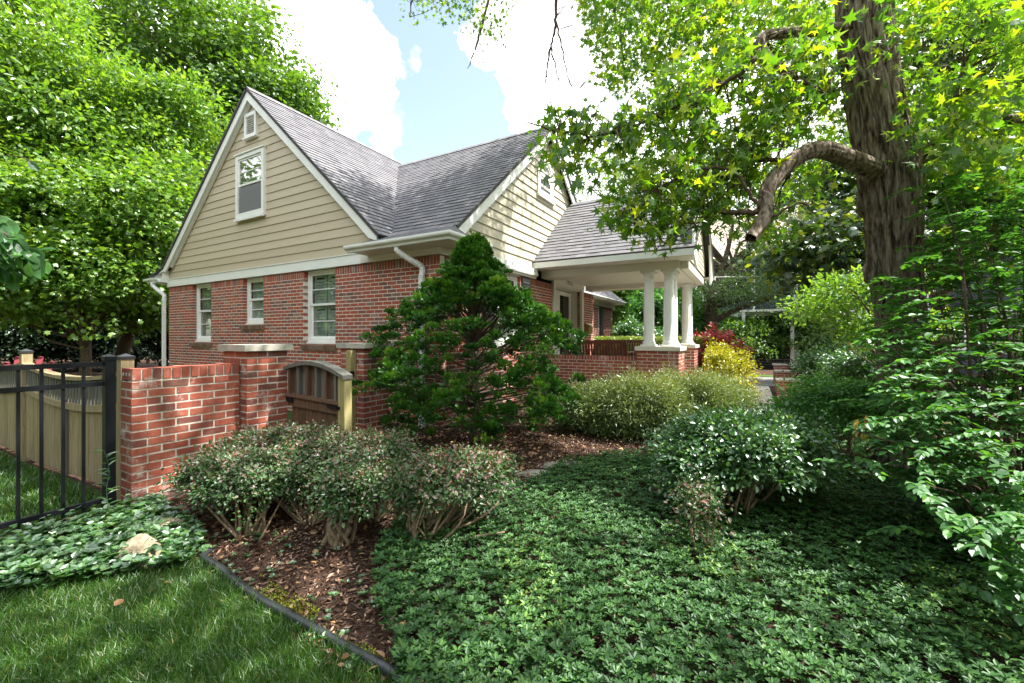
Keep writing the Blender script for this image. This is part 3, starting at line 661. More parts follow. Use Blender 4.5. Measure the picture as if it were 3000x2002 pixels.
# mailbox on the porch wall
MBX = empty('mailbox', (HX+.01, 11.75, 1.5), 'brass coloured wall mailbox beside the front door', 'mailbox')
mb = MB(); mb.prism([(HX+.01, 11.60, 1.50), (HX+.13, 11.60, 1.50), (HX+.14, 11.60, 1.72), (HX+.01, 11.60, 1.80)], (0, .34, 0)); mb.build('box_body', m_brass, MBX)
MB().obox((HX+.004, 11.59, 1.815), (.15, 0, -.075), (0, .36, 0), (0, 0, .012)).build('lid', m_brass, MBX)
# porch benches
def bench(x0, x1, yb, face, label, loc_y):
    B = empty('slatted_bench', ((x0+x1)/2, yb, .43), label, 'bench', 'brown slatted wooden benches on the porch')
    f = face; mb = MB(); n = int((x1-x0-.1)/.062)
    for k in range(n):
        x = x0+.06+k*(x1-x0-.12)/(n-1)
        mb.obox((x-.02, yb, .92), (.04, 0, 0), (0, -f*.07, .36), (0, f*.015, 0))
    mb.obox((x0, yb-f*.07, 1.26), (x1-x0, 0, 0), (0, -f*.012, .075), (0, f*.035, 0)); mb.obox((x0, yb+f*.02, .86), (x1-x0, 0, 0), (0, -f*.01, .06), (0, f*.03, 0))
    for x in (x0, x1-.06): mb.obox((x, yb+f*.03, .80), (.06, 0, 0), (0, -f*.10, .53), (0, f*.04, 0))
    mb.build('backrest', m_bench, B)
    mb = MB()
    for k in range(6): mb.box((x0, yb+f*(.06+k*.075), .83), (x1, yb+f*(.12+k*.075), .85))
    mb.build('seat', m_bench, B)
    for x in (x0-.02, x1-.05): 
        MB().box((x, yb-f*.03, 1.06), (x+.075, yb+f*.55, 1.085)).box((x+.01, yb+f*.46, .44), (x+.06, yb+f*.51, 1.06)).build('armrest', m_bench, B)
        MB().box((x+.01, yb+f*.0, .44), (x+.06, yb+f*.05, .84)).build('leg', m_bench, B)
    return B
bench(-3.75, -2.37, 9.28, 1, 'brown slatted bench with its back to the low porch wall', 0)
bench(-3.75, -2.2, 11.1, -1, 'brown slatted bench at the far side of the porch', 0)
# ================================================================ GROUND AND YARD
def poly_sheet(name, poly, dz, mat, step=.25, kind='structure'):
    """terrain-following sheet covering a plan polygon"""
    P = np.array(poly, float); x0, y0 = P.min(0); x1, y1 = P.max(0)
    import bmesh
    bm = bmesh.new(); vs_ = [bm.verts.new((x, y, 0)) for x, y in P]; bm.faces.new(vs_)
    for ax, a, b in ((0, x0, x1), (1, y0, y1)):
        for t in np.arange(a+step, b, step):
            co = [0, 0, 0]; co[ax] = t; no = [0, 0, 0]; no[ax] = 1
            bmesh.ops.bisect_plane(bm, geom=bm.verts[:]+bm.edges[:]+bm.faces[:], plane_co=co, plane_no=no)
    for v in bm.verts: v.co.z = float(gz(v.co.x, v.co.y))+dz
    bmesh.ops.recalc_face_normals(bm, faces=bm.faces)
    if sum(f.normal.z for f in bm.faces) < 0: bmesh.ops.reverse_faces(bm, faces=bm.faces)
    me = bpy.data.meshes.new(name); bm.to_mesh(me); bm.free(); me.materials.append(mat)
    o = link(name, me); return tag(o, kind=kind)
# the big ground sheet
g = np.concatenate([np.linspace(-400, -40, 10), np.linspace(-30, -9, 12), np.arange(-8, 9, .25), np.linspace(10, 40, 20), np.linspace(60, 400, 9)])
gx, gy = np.meshgrid(g, g, indexing='ij'); V = np.stack([gx, gy, gz(gx, gy)], -1).reshape(-1, 3); n = len(g)
idx = np.arange(n*n).reshape(n, n); q = np.stack([idx[:-1, :-1], idx[1:, :-1], idx[1:, 1:], idx[:-1, 1:]], -1).reshape(-1)
tag(raw_mesh('ground', V, q, np.arange(0, len(q), 4), m_soil, smooth=True), kind='structure')
# edging line between lawn and bed (world plan)
def gp(px, py, z=0.):                      # point of the ground seen at a pixel of the photograph
    d = (CH-z)*F/(py-987); p = at(px, py, d); return p[0], p[1]
edge_px = [(595, 1640), (640, 1672), (690, 1712), (760, 1765), (840, 1815), (930, 1862), (1020, 1912), (1100, 1960), (1165, 2000), (1260, 2070), (1400, 2200)]
edge = [gp(a, b) for a, b in edge_px]
lawn_poly = [gp(0, 1735), gp(120, 1715), gp(300, 1690), gp(450, 1660), gp(560, 1640)]+edge+[(edge[-1][0], -3), (-7, -3), (-6.5, -.5)]
poly_sheet('lawn', lawn_poly, .006, m_lawn)
poly_sheet('lawn', [(-16, 1.52), (-4.7, 1.52), (-4.62, .3), (-4.62, -3), (-16, -3)], .006, m_lawn, .5)
poly_sheet('lawn', [(-16, 1.62), (-6.5, 1.62), (-6.5, 5.0), (-14, 9), (-16, 9)], .006, m_lawn, .5)
poly_sheet('walkway', [(-.95, 7.6), (.48, 7.6), (.48, 16.8), (-.95, 16.8)], .012, m_conc, .4)
tag(MB().box((-.93, 9.6, -.243), (.47, 9.612, -.236)).build('walkway_joint', m_under), kind='structure')
poly_sheet('driveway', [(-16, 16.9), (14, 16.9), (14, 20.3), (-16, 20.3)], .010, m_asph, 1)
m_far = M('far_lawn', (.05, .11, .02), 1, .1)
poly_sheet('far_lawn', [(-16, 20.3), (14, 20.3), (14, 21.3), (-16, 21.3)], .03, m_far, 1)

# black edging
E = [np.array([x, y, float(gz(x, y))+.018+.006*math.sin(i*1.9)]) for i, (x, y) in enumerate(edge)]
E.insert(0, E[0]+np.array([-.10, .10, -.02]))
ed = MB().tube(curve(E, 8), .024, 12).build('lawn_edging', m_blackr, smooth=True)
tag(ed, 'black plastic lawn edging curving between grass and mulch', 'edging')

# garden wall
GW = empty('garden_wall', (-4.50, 1.9, 0), 'low chalk stained red brick garden wall beside the black fence', 'wall')
mb = MB(); L = 2.325-1.486
bricks(mb, (-4.40, 1.486+.104, 0), Y_, X_, L-.104, -.25, 1.052, pitch=.0677, cap_row=0, start=1, jit=.003, join=True)
bricks(mb, (-4.612, 1.486, 0), X_, -Y_, .212, -.25, 1.154-.102, pitch=.0677, jit=.003)
mb.box((-4.60, 1.50, -.2), (-4.50, 2.32, 1.10), .5, 1)
# rowlock cap, full width of the wall
w = .0677; k = int(L/w)
for i in range(k):
    y = 1.486+i*L/k; mb.box((-4.612+random.uniform(0, .006), y+.006, 1.062), (-4.398+random.uniform(-.004, .005), y+L/k-.007, 1.156+random.uniform(-.006, .004)), random.random(), 0)
mb.box((-4.605, 1.50, 1.05), (-4.41, 2.32, 1.146), .5, 1)
for i in range(3): mb.lathe((0, 0, 0), [(.001, 0), (.002, .001)], 4, .5, 1)
mb.build('brickwork', [m_bg, m_mg], GW)
mb = MB()
for i in range(3): mb.tube([(-4.575+i*.062, 1.4905, 1.107), (-4.575+i*.062, 1.4885, 1.107)], .015, 12)
mb.build('core_hole', m_mg, GW)
def gate_pier(x1, y0, w, label, top=1.34):
    G = empty('gate_pier', (x1-w/2, y0+w/2, 0), label, 'pier', 'brick piers at the wooden gate'); mb = MB(); x0 = x1-w; t = top-.062
    bricks(mb, (x0, y0, 0), X_, -Y_, w, -.25, t, pitch=.0677, jit=.003); bricks(mb, (x1, y0+.104, 0), Y_, X_, w-.104, -.25, t, pitch=.0677, start=1, jit=.003, join=True)
    bricks(mb, (x0, y0+w, 0), -Y_, -X_, w-.104, -.25, t, pitch=.0677, start=1, jit=.003, join=True); mb.box((x0+.05, y0+.2, -.2), (x1-.05, y0+w-.01, t-.01), .5, 1)
    mb.build('brickwork', [m_bg, m_mg], G); MB().box((x0-.04, y0-.04, t+.001), (x1+.04, y0+w+.04, top)).build('cap', m_stone, G)
gate_pier(-4.295, 2.335, .415, 'brick gate pier with stone cap at the end of the garden wall')
gate_pier(-4.14, 3.63, .415, 'brick gate pier with stone cap half behind the dark evergreen shrub')

# gate: hinged at the left pier, standing slightly open
GA = empty('wooden_gate', (-4.28, 2.80, .1), 'weathered brown wooden gate with arched top between two brick piers', 'gate')
gd = at(1026, 1180, 4.12)[:2]-np.array([-4.27, 2.78]); GL = float(np.linalg.norm(gd)); GU = np.array([*gd/GL, -.05]); GN = np.array([GU[1], -GU[0], 0])
go = np.array([-4.27, 2.78, 0])
if np.dot(GN, [-go[0], -go[1], 0]) < 0: GN = -GN
def gtop(u): t = u/GL; return 1.06+.135*math.sin(math.pi*(.12+.80*t))
mb = MB(); nb = 7; bw = (GL-.12)/nb
for k in range(nb): fb(mb, go, GU, GN, .03+k*bw, .03+(k+1)*bw-.006, -.01+.004*(k % 2), .012, .06, .80, random.random())
mb.build('lower_boards', m_gate, GA)
mb = MB(); fb(mb, go, GU, GN, .0, GL-.11, .012, .045, .70, .79, .3); mb.build('rail', m_gate, GA)
mb = MB(); fb(mb, go, GU, GN, .0, GL-.1, -.02, .075, .80, .835, .3); mb.build('rail', m_gate, GA)
for k in range(6):
    u = .03+k*(GL-.16)/5.2; mb = MB(); fb(mb, go, GU, GN, u, u+.03, -.01, .06, .836, gtop(u)-.01, random.random()); fb(mb, go, GU, GN, u+.03, u+.105, -.008, .012, .836, gtop(u+.05)-.012, random.random()); mb.build('baluster', m_fence_g if k % 2 else m_gate, GA)
mb = MB(); V = []; n = 16
for i in range(n):
    u = GL*i/(n-1); p = go+GU*u
    V += [p+GN*.09+Z*gtop(u), p-GN*.03+Z*gtop(u), p-GN*.03+Z*(gtop(u)-.04), p+GN*.09+Z*(gtop(u)-.04)]
mb.add(V, [(i*4+k, i*4+(k+1) % 4, i*4+4+(k+1) % 4, i*4+4+k) for i in range(n-1) for k in range(4)]+[(0, 1, 2, 3), (n*4-1, n*4-2, n*4-3, n*4-4)]); mb.build('arched_top_rail', m_fence_g, GA)
mb = MB(); fb(mb, go, GU, GN, GL-.10, GL-.01, -.03, .06, .02, gtop(GL-.05)-.042, .2); mb.build('stile', m_gpost, GA)
mb = MB(); fb(mb, go, GU, GN, GL-.24, GL-.07, .062, .075, .755, .785); mb.lathe(go+GU*(GL-.09)+GN*.085+Z*.76, [(.012, 0), (.012, .03)], 8); fb(mb, go, GU, GN, -.0, .10, .05, .06, .74, .80); mb.build('latch', m_black, GA)
GP = empty('gate_post', (-4.31, 3.58, 0), 'tall mossy wooden post standing against the right gate pier', 'post')
MB().box((-4.35, 3.54, -.1), (-4.262, 3.622, 1.25)).build('post', m_gpost, GP); MB().box((-4.262, 3.53, .93), (-4.242, 3.58, 1.0)).box((-4.256, 3.48, .95), (-4.238, 3.53, .97)).build('latch', m_black, GP)

# black metal fence
FX = -4.50
BF = empty('metal_fence', (FX, .6, 0), 'black metal picket fence ending at the brick garden wall', 'fence')
mb = MB(); mb.box((FX-.032, 1.345, -.1), (FX+.032, 1.41, 1.235)); P = MB()
P.box((FX-.038, 1.339, 1.235), (FX+.038, 1.416, 1.262)); P.add([(FX-.038, 1.339, 1.262), (FX+.038, 1.339, 1.262), (FX+.038, 1.416, 1.262), (FX-.038, 1.416, 1.262), (FX, 1.377, 1.285)], [(0,1,4), (1,2,4), (2,3,4), (3,0,4)])
pt = mb.build('post', m_black, BF); P.build('post_cap', m_black, pt)
for z in (1.185, 1.03, .10): MB().box((FX-.0175, -1.6, z), (FX+.0175, 1.345, z+.036)).build('rail', m_black, BF)
for k in range(24):
    y = 1.228-k*.112
    MB().box((FX-.0095, y-.0095, .03), (FX+.0095, y+.0095, 1.19)).build('picket', m_black, BF)
MB().box((FX-.032, -1.66, -.1), (FX+.032, -1.6, 1.25)).build('post', m_black, BF)

# wooden fence with a scalloped top
WF = empty('wooden_fence', (-8, 1.56, 0), 'weathered wooden fence with scalloped slatted top behind the black fence', 'fence'); WY = 1.56
def wpost(x):
    p = MB(); p.box((x-.045, WY-.045, -.1), (x+.045, WY+.045, 1.235)); po = p.build('post', m_fence, WF)
    c = MB(); c.box((x-.052, WY-.052, 1.225), (x+.052, WY+.052, 1.25)); c.add([(x-.052, WY-.052, 1.25), (x+.052, WY-.052, 1.25), (x+.052, WY+.052, 1.25), (x-.052, WY+.052, 1.25), (x, WY, 1.275)], [(0,1,4), (1,2,4), (2,3,4), (3,0,4)]); c.build('post_cap', m_blackr, po)
posts = [-4.74, -7.55, -10.3, -13.0]
for x in posts: wpost(x)
for xa, xb in zip(posts[1:], posts[:-1]):
    L = xb-xa-.09; x0 = xa+.045
    tz = lambda u: .985+.09*((2*u/L-1)**2)
    n = 24; mb = MB(); V = []
    for i in range(n+1):
        u = L*i/n; V += [(x0+u, WY-.05, tz(u)), (x0+u, WY+.04, tz(u)), (x0+u, WY+.04, tz(u)+.035), (x0+u, WY-.05, tz(u)+.035)]
    mb.add(V, [(i*4+k, i*4+(k+1) % 4, i*4+4+(k+1) % 4, i*4+4+k) for i in range(n) for k in range(4)]+[(0, 1, 2, 3), (n*4+3, n*4+2, n*4+1, n*4)]); mb.build('top_rail', m_fence, WF)
    mb = MB(); V = []
    for i in range(n+1):
        u = L*i/n; V += [(x0+u, WY-.035, tz(u)-.30), (x0+u, WY+.02, tz(u)-.30), (x0+u, WY+.02, tz(u)-.235), (x0+u, WY-.035, tz(u)-.235)]
    mb.add(V, [(i*4+k, i*4+(k+1) % 4, i*4+4+(k+1) % 4, i*4+4+k) for i in range(n) for k in range(4)]+[(0, 1, 2, 3), (n*4+3, n*4+2, n*4+1, n*4)]); mb.build('middle_rail', m_fence, WF)
    mb = MB(); u = .02
    while u < L-.03: mb.box((x0+u, WY-.02, tz(u)-.24), (x0+u+.045, WY+.005, tz(u)), random.random()); u += .085
    mb.build('baluster_row', m_fence_g, WF)
    mb = MB(); u = 0
    while u < L-.02: w = min(.14, L-u); mb.box((x0+u+.003, WY-.012+random.uniform(0, .004), float(gz(x0+u, WY))+.04), (x0+u+w-.003, WY+.012, tz(u)-.29), random.random()); u += .14
    mb.build('lower_boards', m_fence, WF)
MB().box((-6.15, WY-.05, 0), (-6.09, WY-.013, .78)).build('brace', m_fence_g, WF)
MB().box((-4.675, 1.50, -.1), (-4.635, 1.60, 1.06)).build('end_board', m_fence, WF)

# adirondack chair behind the fence
AC = empty('adirondack_chair', at(25, 1100, 7.0)*np.array([1, 1, 0]), 'dark red slatted garden armchair beyond the wooden fence', 'chair')
cx, cy = LOC[AC.name][0], LOC[AC.name][1]; s0 = float(gz(cx, cy))
fw = unit(np.array([.75, -.65, 0])); sdv = np.array([-fw[1], fw[0], 0]); c0 = np.array([cx, cy, s0])
mb = MB()
for k in range(5):
    a = (k-2)*.095; t = (k-2)*.10; h = .86-.05*abs(k-2)**1.5
    b0 = c0+sdv*a-fw*.18+Z*.30; top = c0+sdv*(a+t*.55)-fw*.48+Z*(.30+h)
    mb.obox(b0-sdv*.038, sdv*.076, top-b0, fw*.02); mb.tube([top-fw*-.01-sdv*.0, top+Z*.012], [.042, .03], 10)
mb.build('backrest', m_maroon, AC)
mb = MB()
for k in range(5): mb.obox(c0+sdv*-.27+fw*(.30-k*.1)+Z*(.36-k*.025), sdv*.54, fw*-.085-Z*.02, Z*.02)
mb.build('seat', m_maroon, AC)
for s in (-1, 1):
    MB().obox(c0+sdv*(s*.33-.06)+fw*.42+Z*.56, sdv*.12, -fw*.78, Z*.022).build('armrest', m_maroon, AC)
    MB().obox(c0+sdv*(s*.31-.02)+fw*.33, sdv*.04, -fw*.10, Z*.56).build('leg', m_maroon, AC)
    MB().obox(c0+sdv*(s*.31-.02)-fw*.62+Z*.02, sdv*.04, fw*.86+Z*.3, Z*.1).build('leg', m_maroon, AC)

# boulders and flagstones
def rock(name, c, r, seed, label, cat, mat, flat=1.0, group=None, sub=5):
    import bmesh
    bm = bmesh.new(); bmesh.ops.create_icosphere(bm, subdivisions=sub, radius=1); rs = random.Random(seed); pl = [(Vector((rs.uniform(-1, 1), rs.uniform(-1, 1), rs.uniform(-.5, 1))).normalized(), rs.uniform(.62, .85)) for _ in range(11)]
    for v in bm.verts:
        p = v.co.copy()
        for n_, d_ in pl:
            e = p.dot(n_)-d_
            if e > 0: p -= n_*e*.92
        p += v.co.normalized()*(.07*mnoise.noise(p*2.3+Vector((seed, 0, 0)))+.035*mnoise.noise(p*7+Vector((seed, 3, 0)))+.014*mnoise.noise(p*19))
        v.co = Vector((p.x*r[0], p.y*r[1], p.z*r[2]))
    me = bpy.data.meshes.new(name); bm.to_mesh(me); bm.free(); me.materials.append(mat)
    for p in me.polygons: p.use_smooth = True
    o = link(name, me, None, c); o.rotation_euler = (0, 0, TH+rs.uniform(-.2, .2)); return tag(o, label, cat, group)
x, y = gp(410, 1655); rock('boulder', (x, y, .03), (.15, .12, .15), 3, 'pale tan boulder at the lawn edge among the ivy, nearest the grass', 'rock', m_rock, group='boulders in the ivy by the wall')
x, y = gp(495, 1560); rock('boulder', (x, y, .0), (.23, .14, .13), 8, 'flat topped tan boulder just below the brick wall corner', 'rock', m_rock, group='boulders in the ivy by the wall')
fs = [((1655, 1362), (.34, .17), 'flagstone in mulch nearest the junipers'), ((1560, 1388), (.2, .12), 'small flagstone left of the larger one in the mulch'), ((1450, 1425), (.26, .14), 'flagstone half hidden behind the barberry'), ((1185, 1412), (.25, .15), 'grey flagstone seen between the low barberry shrubs'), ((1080, 1395), (.2, .14), 'flagstone behind the low barberry, nearest the gate')]
for i, ((a, b), r, lb) in enumerate(fs):
    x, y = gp(a, b); o = rock('flagstone', (x, y, float(gz(x, y))+.003), (*r, .03), 20+i, lb, 'paving stone', m_slab, group='flagstones in the mulch', sub=4)

# brick piers along the walk (one built, the others copied)
def pier0():
    G = empty('walkway_pier', (.74, 11.9, -.25), 'nearest of the three short brick piers along the walkway', 'pier', 'three short brick piers along the walkway'); mb = MB()
    x0, y0, w, zb, zt = .52, 11.68, .44, -.40, .385
    bricks(mb, (x0, y0, 0), X_, -Y_, w, zb, zt, pitch=.0677); bricks(mb, (x0, y0+w, 0), -Y_, -X_, w-.105, zb, zt, pitch=.0677, start=1, join=True); bricks(mb, (x0+w, y0+.105, 0), Y_, X_, w-.105, zb, zt, pitch=.0677, start=1, join=True)
    mb.box((x0+.1, y0+.1, zb), (x0+w-.1, y0+w-.005, zt-.003), .5, 1)
    mb.build('brickwork', [m_bg, m_mg], G); MB().box((x0-.04, y0-.04, zt), (x0+w+.04, y0+w+.04, .43)).build('cap', m_stone, G); return G
G0 = pier0()
for (dx, y, lb) in ((.08, 14.76, 'middle of the three short brick piers along the walkway'), (.15, 18.2, 'farthest of the three short brick piers along the walkway')):
    g_ = G0.copy(); COL.objects.link(g_); g_.location = (.74+dx, y, -.25); g_['label'] = lb
    for ch in list(G0.children):
        c_ = ch.copy(); COL.objects.link(c_); c_.parent = g_

# neighbour's house
NB = empty('neighbour_house', (5, 27, -.2), 'dark blue clapboard house with white trim across the driveway', 'house')
mb = MB(); n0 = np.array([-12, 27, 0.])
def clap(o, U, N, L, z0, z1):
    z = z0
    while z < z1: fb(mb, o, U, N, 0, L, -.1, .0, z, z+.14, .5); mb.obox(np.asarray(o, float)+Z*z, U*L, N*.02, Z*.012); z += .15
clap((-3.5, 27, 0), X_, -Y_, 17, -.4, 5.6); clap((-3.5, 31, 0), -Y_, -X_, 4, -.4, 5.6); mb.build('wall', m_navy, NB)
mb = MB()
for z0, z1 in ((2.55, 2.75), (5.5, 5.8)): mb.box((-3.6, 26.93, z0), (13.6, 26.975, z1))
for x in (-3.62, -.05, 1.9, 7, 13.5): mb.box((x, 26.92, -.4), (x+.18, 26.978, 5.6))
mb.build('trim_board', m_white, NB)
def nwin(x0, x1, z0, z1):
    mb = MB()
    for q in ((x0, x0+.1, z0, z1), (x1-.1, x1, z0, z1), (x0+.1, x1-.1, z1-.1, z1), (x0+.1, x1-.1, z0, z0+.1), ((x0+x1)/2-.03, (x0+x1)/2+.03, z0+.1, z1-.1)): mb.box((q[0], 26.88, q[2]), (q[1], 26.979, q[3]))
    w = mb.build('window', m_white, NB); MB().box((x0+.1, 26.95, z0+.1), (x1-.1, 26.96, z1-.1)).build('pane', m_dkglass, w)
nwin(2.6, 4.9, 1.75, 2.4); nwin(5.1, 6.7, 1.75, 2.4); nwin(-2.9, -2.1, 3.4, 4.9); nwin(7.6, 9.2, .8, 2.4); nwin(3.6, 4.6, 3.5, 4.8)
mb = MB(); mb.box((-.6, 26.0, 2.75), (1.9, 26.9, 2.86)); mb.box((1.70, 26.05, -.3), (1.86, 26.2, 2.75)); mb.box((-.5, 26.05, -.3), (-.34, 26.2, 2.75)); mb.build('entrance_canopy', m_white, NB)
m_rf2 = M('pale_tan_shingle', (.42, .35, .30), .9, .2); wv = noise_n(m_rf2, 4, 6, .7, (1, 1, 9)); setc(m_rf2, ramp(m_rf2, wv, [(.3, (.26, .21, .18)), (.7, (.52, .44, .38))]))
mb = MB(); 
for k in range(26): mb.obox((-4, 26.4+k*.19, 5.78+k*.15), (18, 0, 0), (0, .21, .165), (0, -.02, .02), random.random())
mb.build('roof', m_rf2, NB)
# overhead cable
pts = curve([(-.86, 12.6, 3.02), (.9, 15.8, 3.35), (3.2, 20, 4.1), (5.5, 26.8, 5.4)], 10)
tag(MB().tube(pts, .006, 6).build('overhead_cable', m_gutter), 'thin pale cable running from the porch eave to the blue house', 'cable')
# ================================================================ PLANTS
L_maple = leaf_mat('maple_leaf', [(0, (.045, .11, .018)), (.5, (.075, .17, .022)), (1, (.14, .25, .03))], .45, .04)
L_light = leaf_mat('light_tree_leaf', [(0, (.07, .17, .025)), (.5, (.12, .25, .03)), (1, (.21, .33, .05))], .48, .04)
L_dark = leaf_mat('dark_leaf', [(0, (.010, .028, .009)), (.6, (.018, .05, .013)), (1, (.035, .08, .02))], .25)
L_gum = leaf_mat('sweetgum_leaf', [(0, (.05, .14, .025)), (.5, (.09, .21, .025)), (.8, (.18, .31, .03)), (1, (.30, .38, .04))], .55, .04, .4, (1.9, 1.75, .4))
L_locust = leaf_mat('locust_leaf', [(0, (.06, .15, .035)), (1, (.13, .23, .07))], .45)
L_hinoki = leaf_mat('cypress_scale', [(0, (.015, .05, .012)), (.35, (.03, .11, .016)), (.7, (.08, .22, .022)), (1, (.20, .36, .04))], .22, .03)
L_bar = leaf_mat('barberry_leaf', [(0, (.02, .065, .018)), (.45, (.04, .105, .025)), (.6, (.085, .15, .055)), (.72, (.17, .165, .13)), (.9, (.22, .14, .13)), (1, (.24, .09, .07))], .25, .035)
L_green = leaf_mat('green_barberry_leaf', [(0, (.022, .085, .022)), (.5, (.04, .13, .028)), (.9, (.08, .19, .035)), (1, (.16, .26, .05))], .3, .08)
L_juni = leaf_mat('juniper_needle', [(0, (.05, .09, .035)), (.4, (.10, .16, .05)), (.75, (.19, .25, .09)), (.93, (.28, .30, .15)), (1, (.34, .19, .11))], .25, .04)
L_yellow = leaf_mat('gold_spirea_leaf', [(0, (.16, .20, .01)), (.6, (.36, .38, .015)), (1, (.46, .36, .02))], .35, .04)
L_red = leaf_mat('red_maple_leaf', [(0, (.16, .02, .025)), (1, (.42, .07, .08))], .35, .05)
L_euo = leaf_mat('euonymus_leaf', [(0, (.03, .11, .025)), (.6, (.055, .18, .035)), (1, (.10, .26, .045))], .40, .03, .45)
L_vinca = leaf_mat('vinca_leaf', [(0, (.022, .068, .018)), (.6, (.038, .108, .024)), (.9, (.075, .17, .03)), (1, (.17, .27, .05))], .16, .022, .5)
L_ivy = leaf_mat('creeper_leaf', [(0, (.03, .10, .03)), (.6, (.06, .16, .04)), (1, (.12, .23, .06))], .3, .10, .35)
L_grass = leaf_mat('grass_blade', [(0, (.022, .075, .010)), (.6, (.045, .13, .012)), (.92, (.08, .18, .02)), (1, (.22, .20, .07))], .35, .05, .45)
L_hosta = leaf_mat('hosta_leaf', [(0, (.12, .22, .06)), (.5, (.22, .33, .12)), (1, (.38, .44, .2))], .3, .08)
L_dry = leaf_mat('dry_leaf', [(0, (.14, .07, .03)), (.5, (.30, .17, .08)), (1, (.45, .33, .18))], .15, .05)
L_chip = leaf_mat('mulch_chip', [(0, (.025, .014, .010)), (.6, (.085, .045, .03)), (.85, (.20, .12, .085)), (1, (.38, .27, .20))], 0, .02)
L_moss = leaf_mat('moss', [(0, (.10, .15, .008)), (1, (.26, .28, .012))], .1, .02)

def in_poly(x, y, poly):
    P = np.asarray(poly, float); c = np.zeros(np.shape(x), bool); j = len(P)-1
    for i in range(len(P)):
        xi, yi, xj, yj = P[i, 0], P[i, 1], P[j, 0], P[j, 1]
        m = ((yi > y) != (yj > y)) & (x < (xj-xi)*(y-yi)/(yj-yi+1e-12)+xi); c ^= m; j = i
    return c
def clump_leaves(C, out, n, sig, size, flat=.7, up=.8, spread=.7, sizevar=.25):
    """n leaves round each clump centre C (k,3); out = outward directions"""
    k = len(C); d = rng.normal(size=(k, n, 3))*np.array([1, 1, flat]); P = C[:, None]+d*sig
    N = unit(out[:, None]*.45+np.array([0, 0, up])+rng.normal(size=(k, n, 3))*spread*.6)
    T = unit(unit(d)*.6+out[:, None]*.4+rng.normal(size=(k, n, 3))*.55+np.array([0, 0, -.15]))
    s = size*(1+sizevar*rng.normal(size=(k, n))).clip(.5, 1.6)
    return P.reshape(-1, 3), N.reshape(-1, 3), T.reshape(-1, 3), s.ravel()
def house_mask(P):
    x, y, z = P.T
    main = (x < -4.1) & (x > -13.1) & (y > 5.07) & (y < 19) & (z < 7)
    porch = (x > -4.3) & (x < -.85) & (y > 8.25) & (y < 12.6) & ((z > 2.6) | (y > 8.8)) & (z < 5.1)
    return ~(main | porch)
def bush(name, label, cat, base, ells, nl, sig, lsize, tmpl, mat, stem=m_twig, nstem=14, group=None, top=None, dark_inner=None, flat=.7, keep=None, wid=1.0, shellmin=.62, sr=.009, up=.8, spread=.7, rfun=None):
    """ells: list of (centre, radii, clumps)"""
    B = empty(name, base, label, cat, group); allP = []; CC = []
    for c, r, k in ells:
        c = np.array(c, float); r = np.array(r, float); d = rdir(k); d[:, 2] = np.where(d[:, 2] < -.45, -d[:, 2], d[:, 2])
        rr = shellmin+(1.04-shellmin)*rng.random(k)**.6; wob = 1+np.array([.42*mnoise.noise(Vector(v*2.2+c)) for v in d])+.10*rng.normal(size=k)
        C = c+d*r*(rr*wob)[:, None]; C[:, 2] = np.maximum(C[:, 2], gz(C[:, 0], C[:, 1])+.04)
        allP.append(clump_leaves(C, unit(d*r), nl, sig, lsize, flat, up, spread)); CC.append(C)
    P, N, T, s = [np.concatenate([a[i] for a in allP]) for i in range(4)]
    if keep is None: keep = house_mask
    m = keep(P) & (P[:, 2] > gz(P[:, 0], P[:, 1])); P, N, T, s = P[m], N[m], T[m], s[m]
    rnd = rfun(P, s) if rfun else rng.random(len(P))
    leaves('foliage', P, N, T, s, tmpl, mat, B, wid, rnd)
    C = np.concatenate(CC); C = C[keep(C)]
    if nstem and len(C):
        mb = MB(); b = np.array(base, float)
        for i in rng.choice(len(C), min(nstem, len(C)), False):
            t = C[i]; st = b+np.array([*(rng.normal(size=2)*.05), -.03]); mid = st*.45+t*.55+rng.normal(size=3)*.05; mid[2] = st[2]+(t[2]-st[2])*.45
            mb.tube(curve([st, mid, t], 5), np.linspace(sr*random.uniform(.8, 1.5), sr*.25, 11), 6)
        mb.build('branches', stem, B, True)
    return B
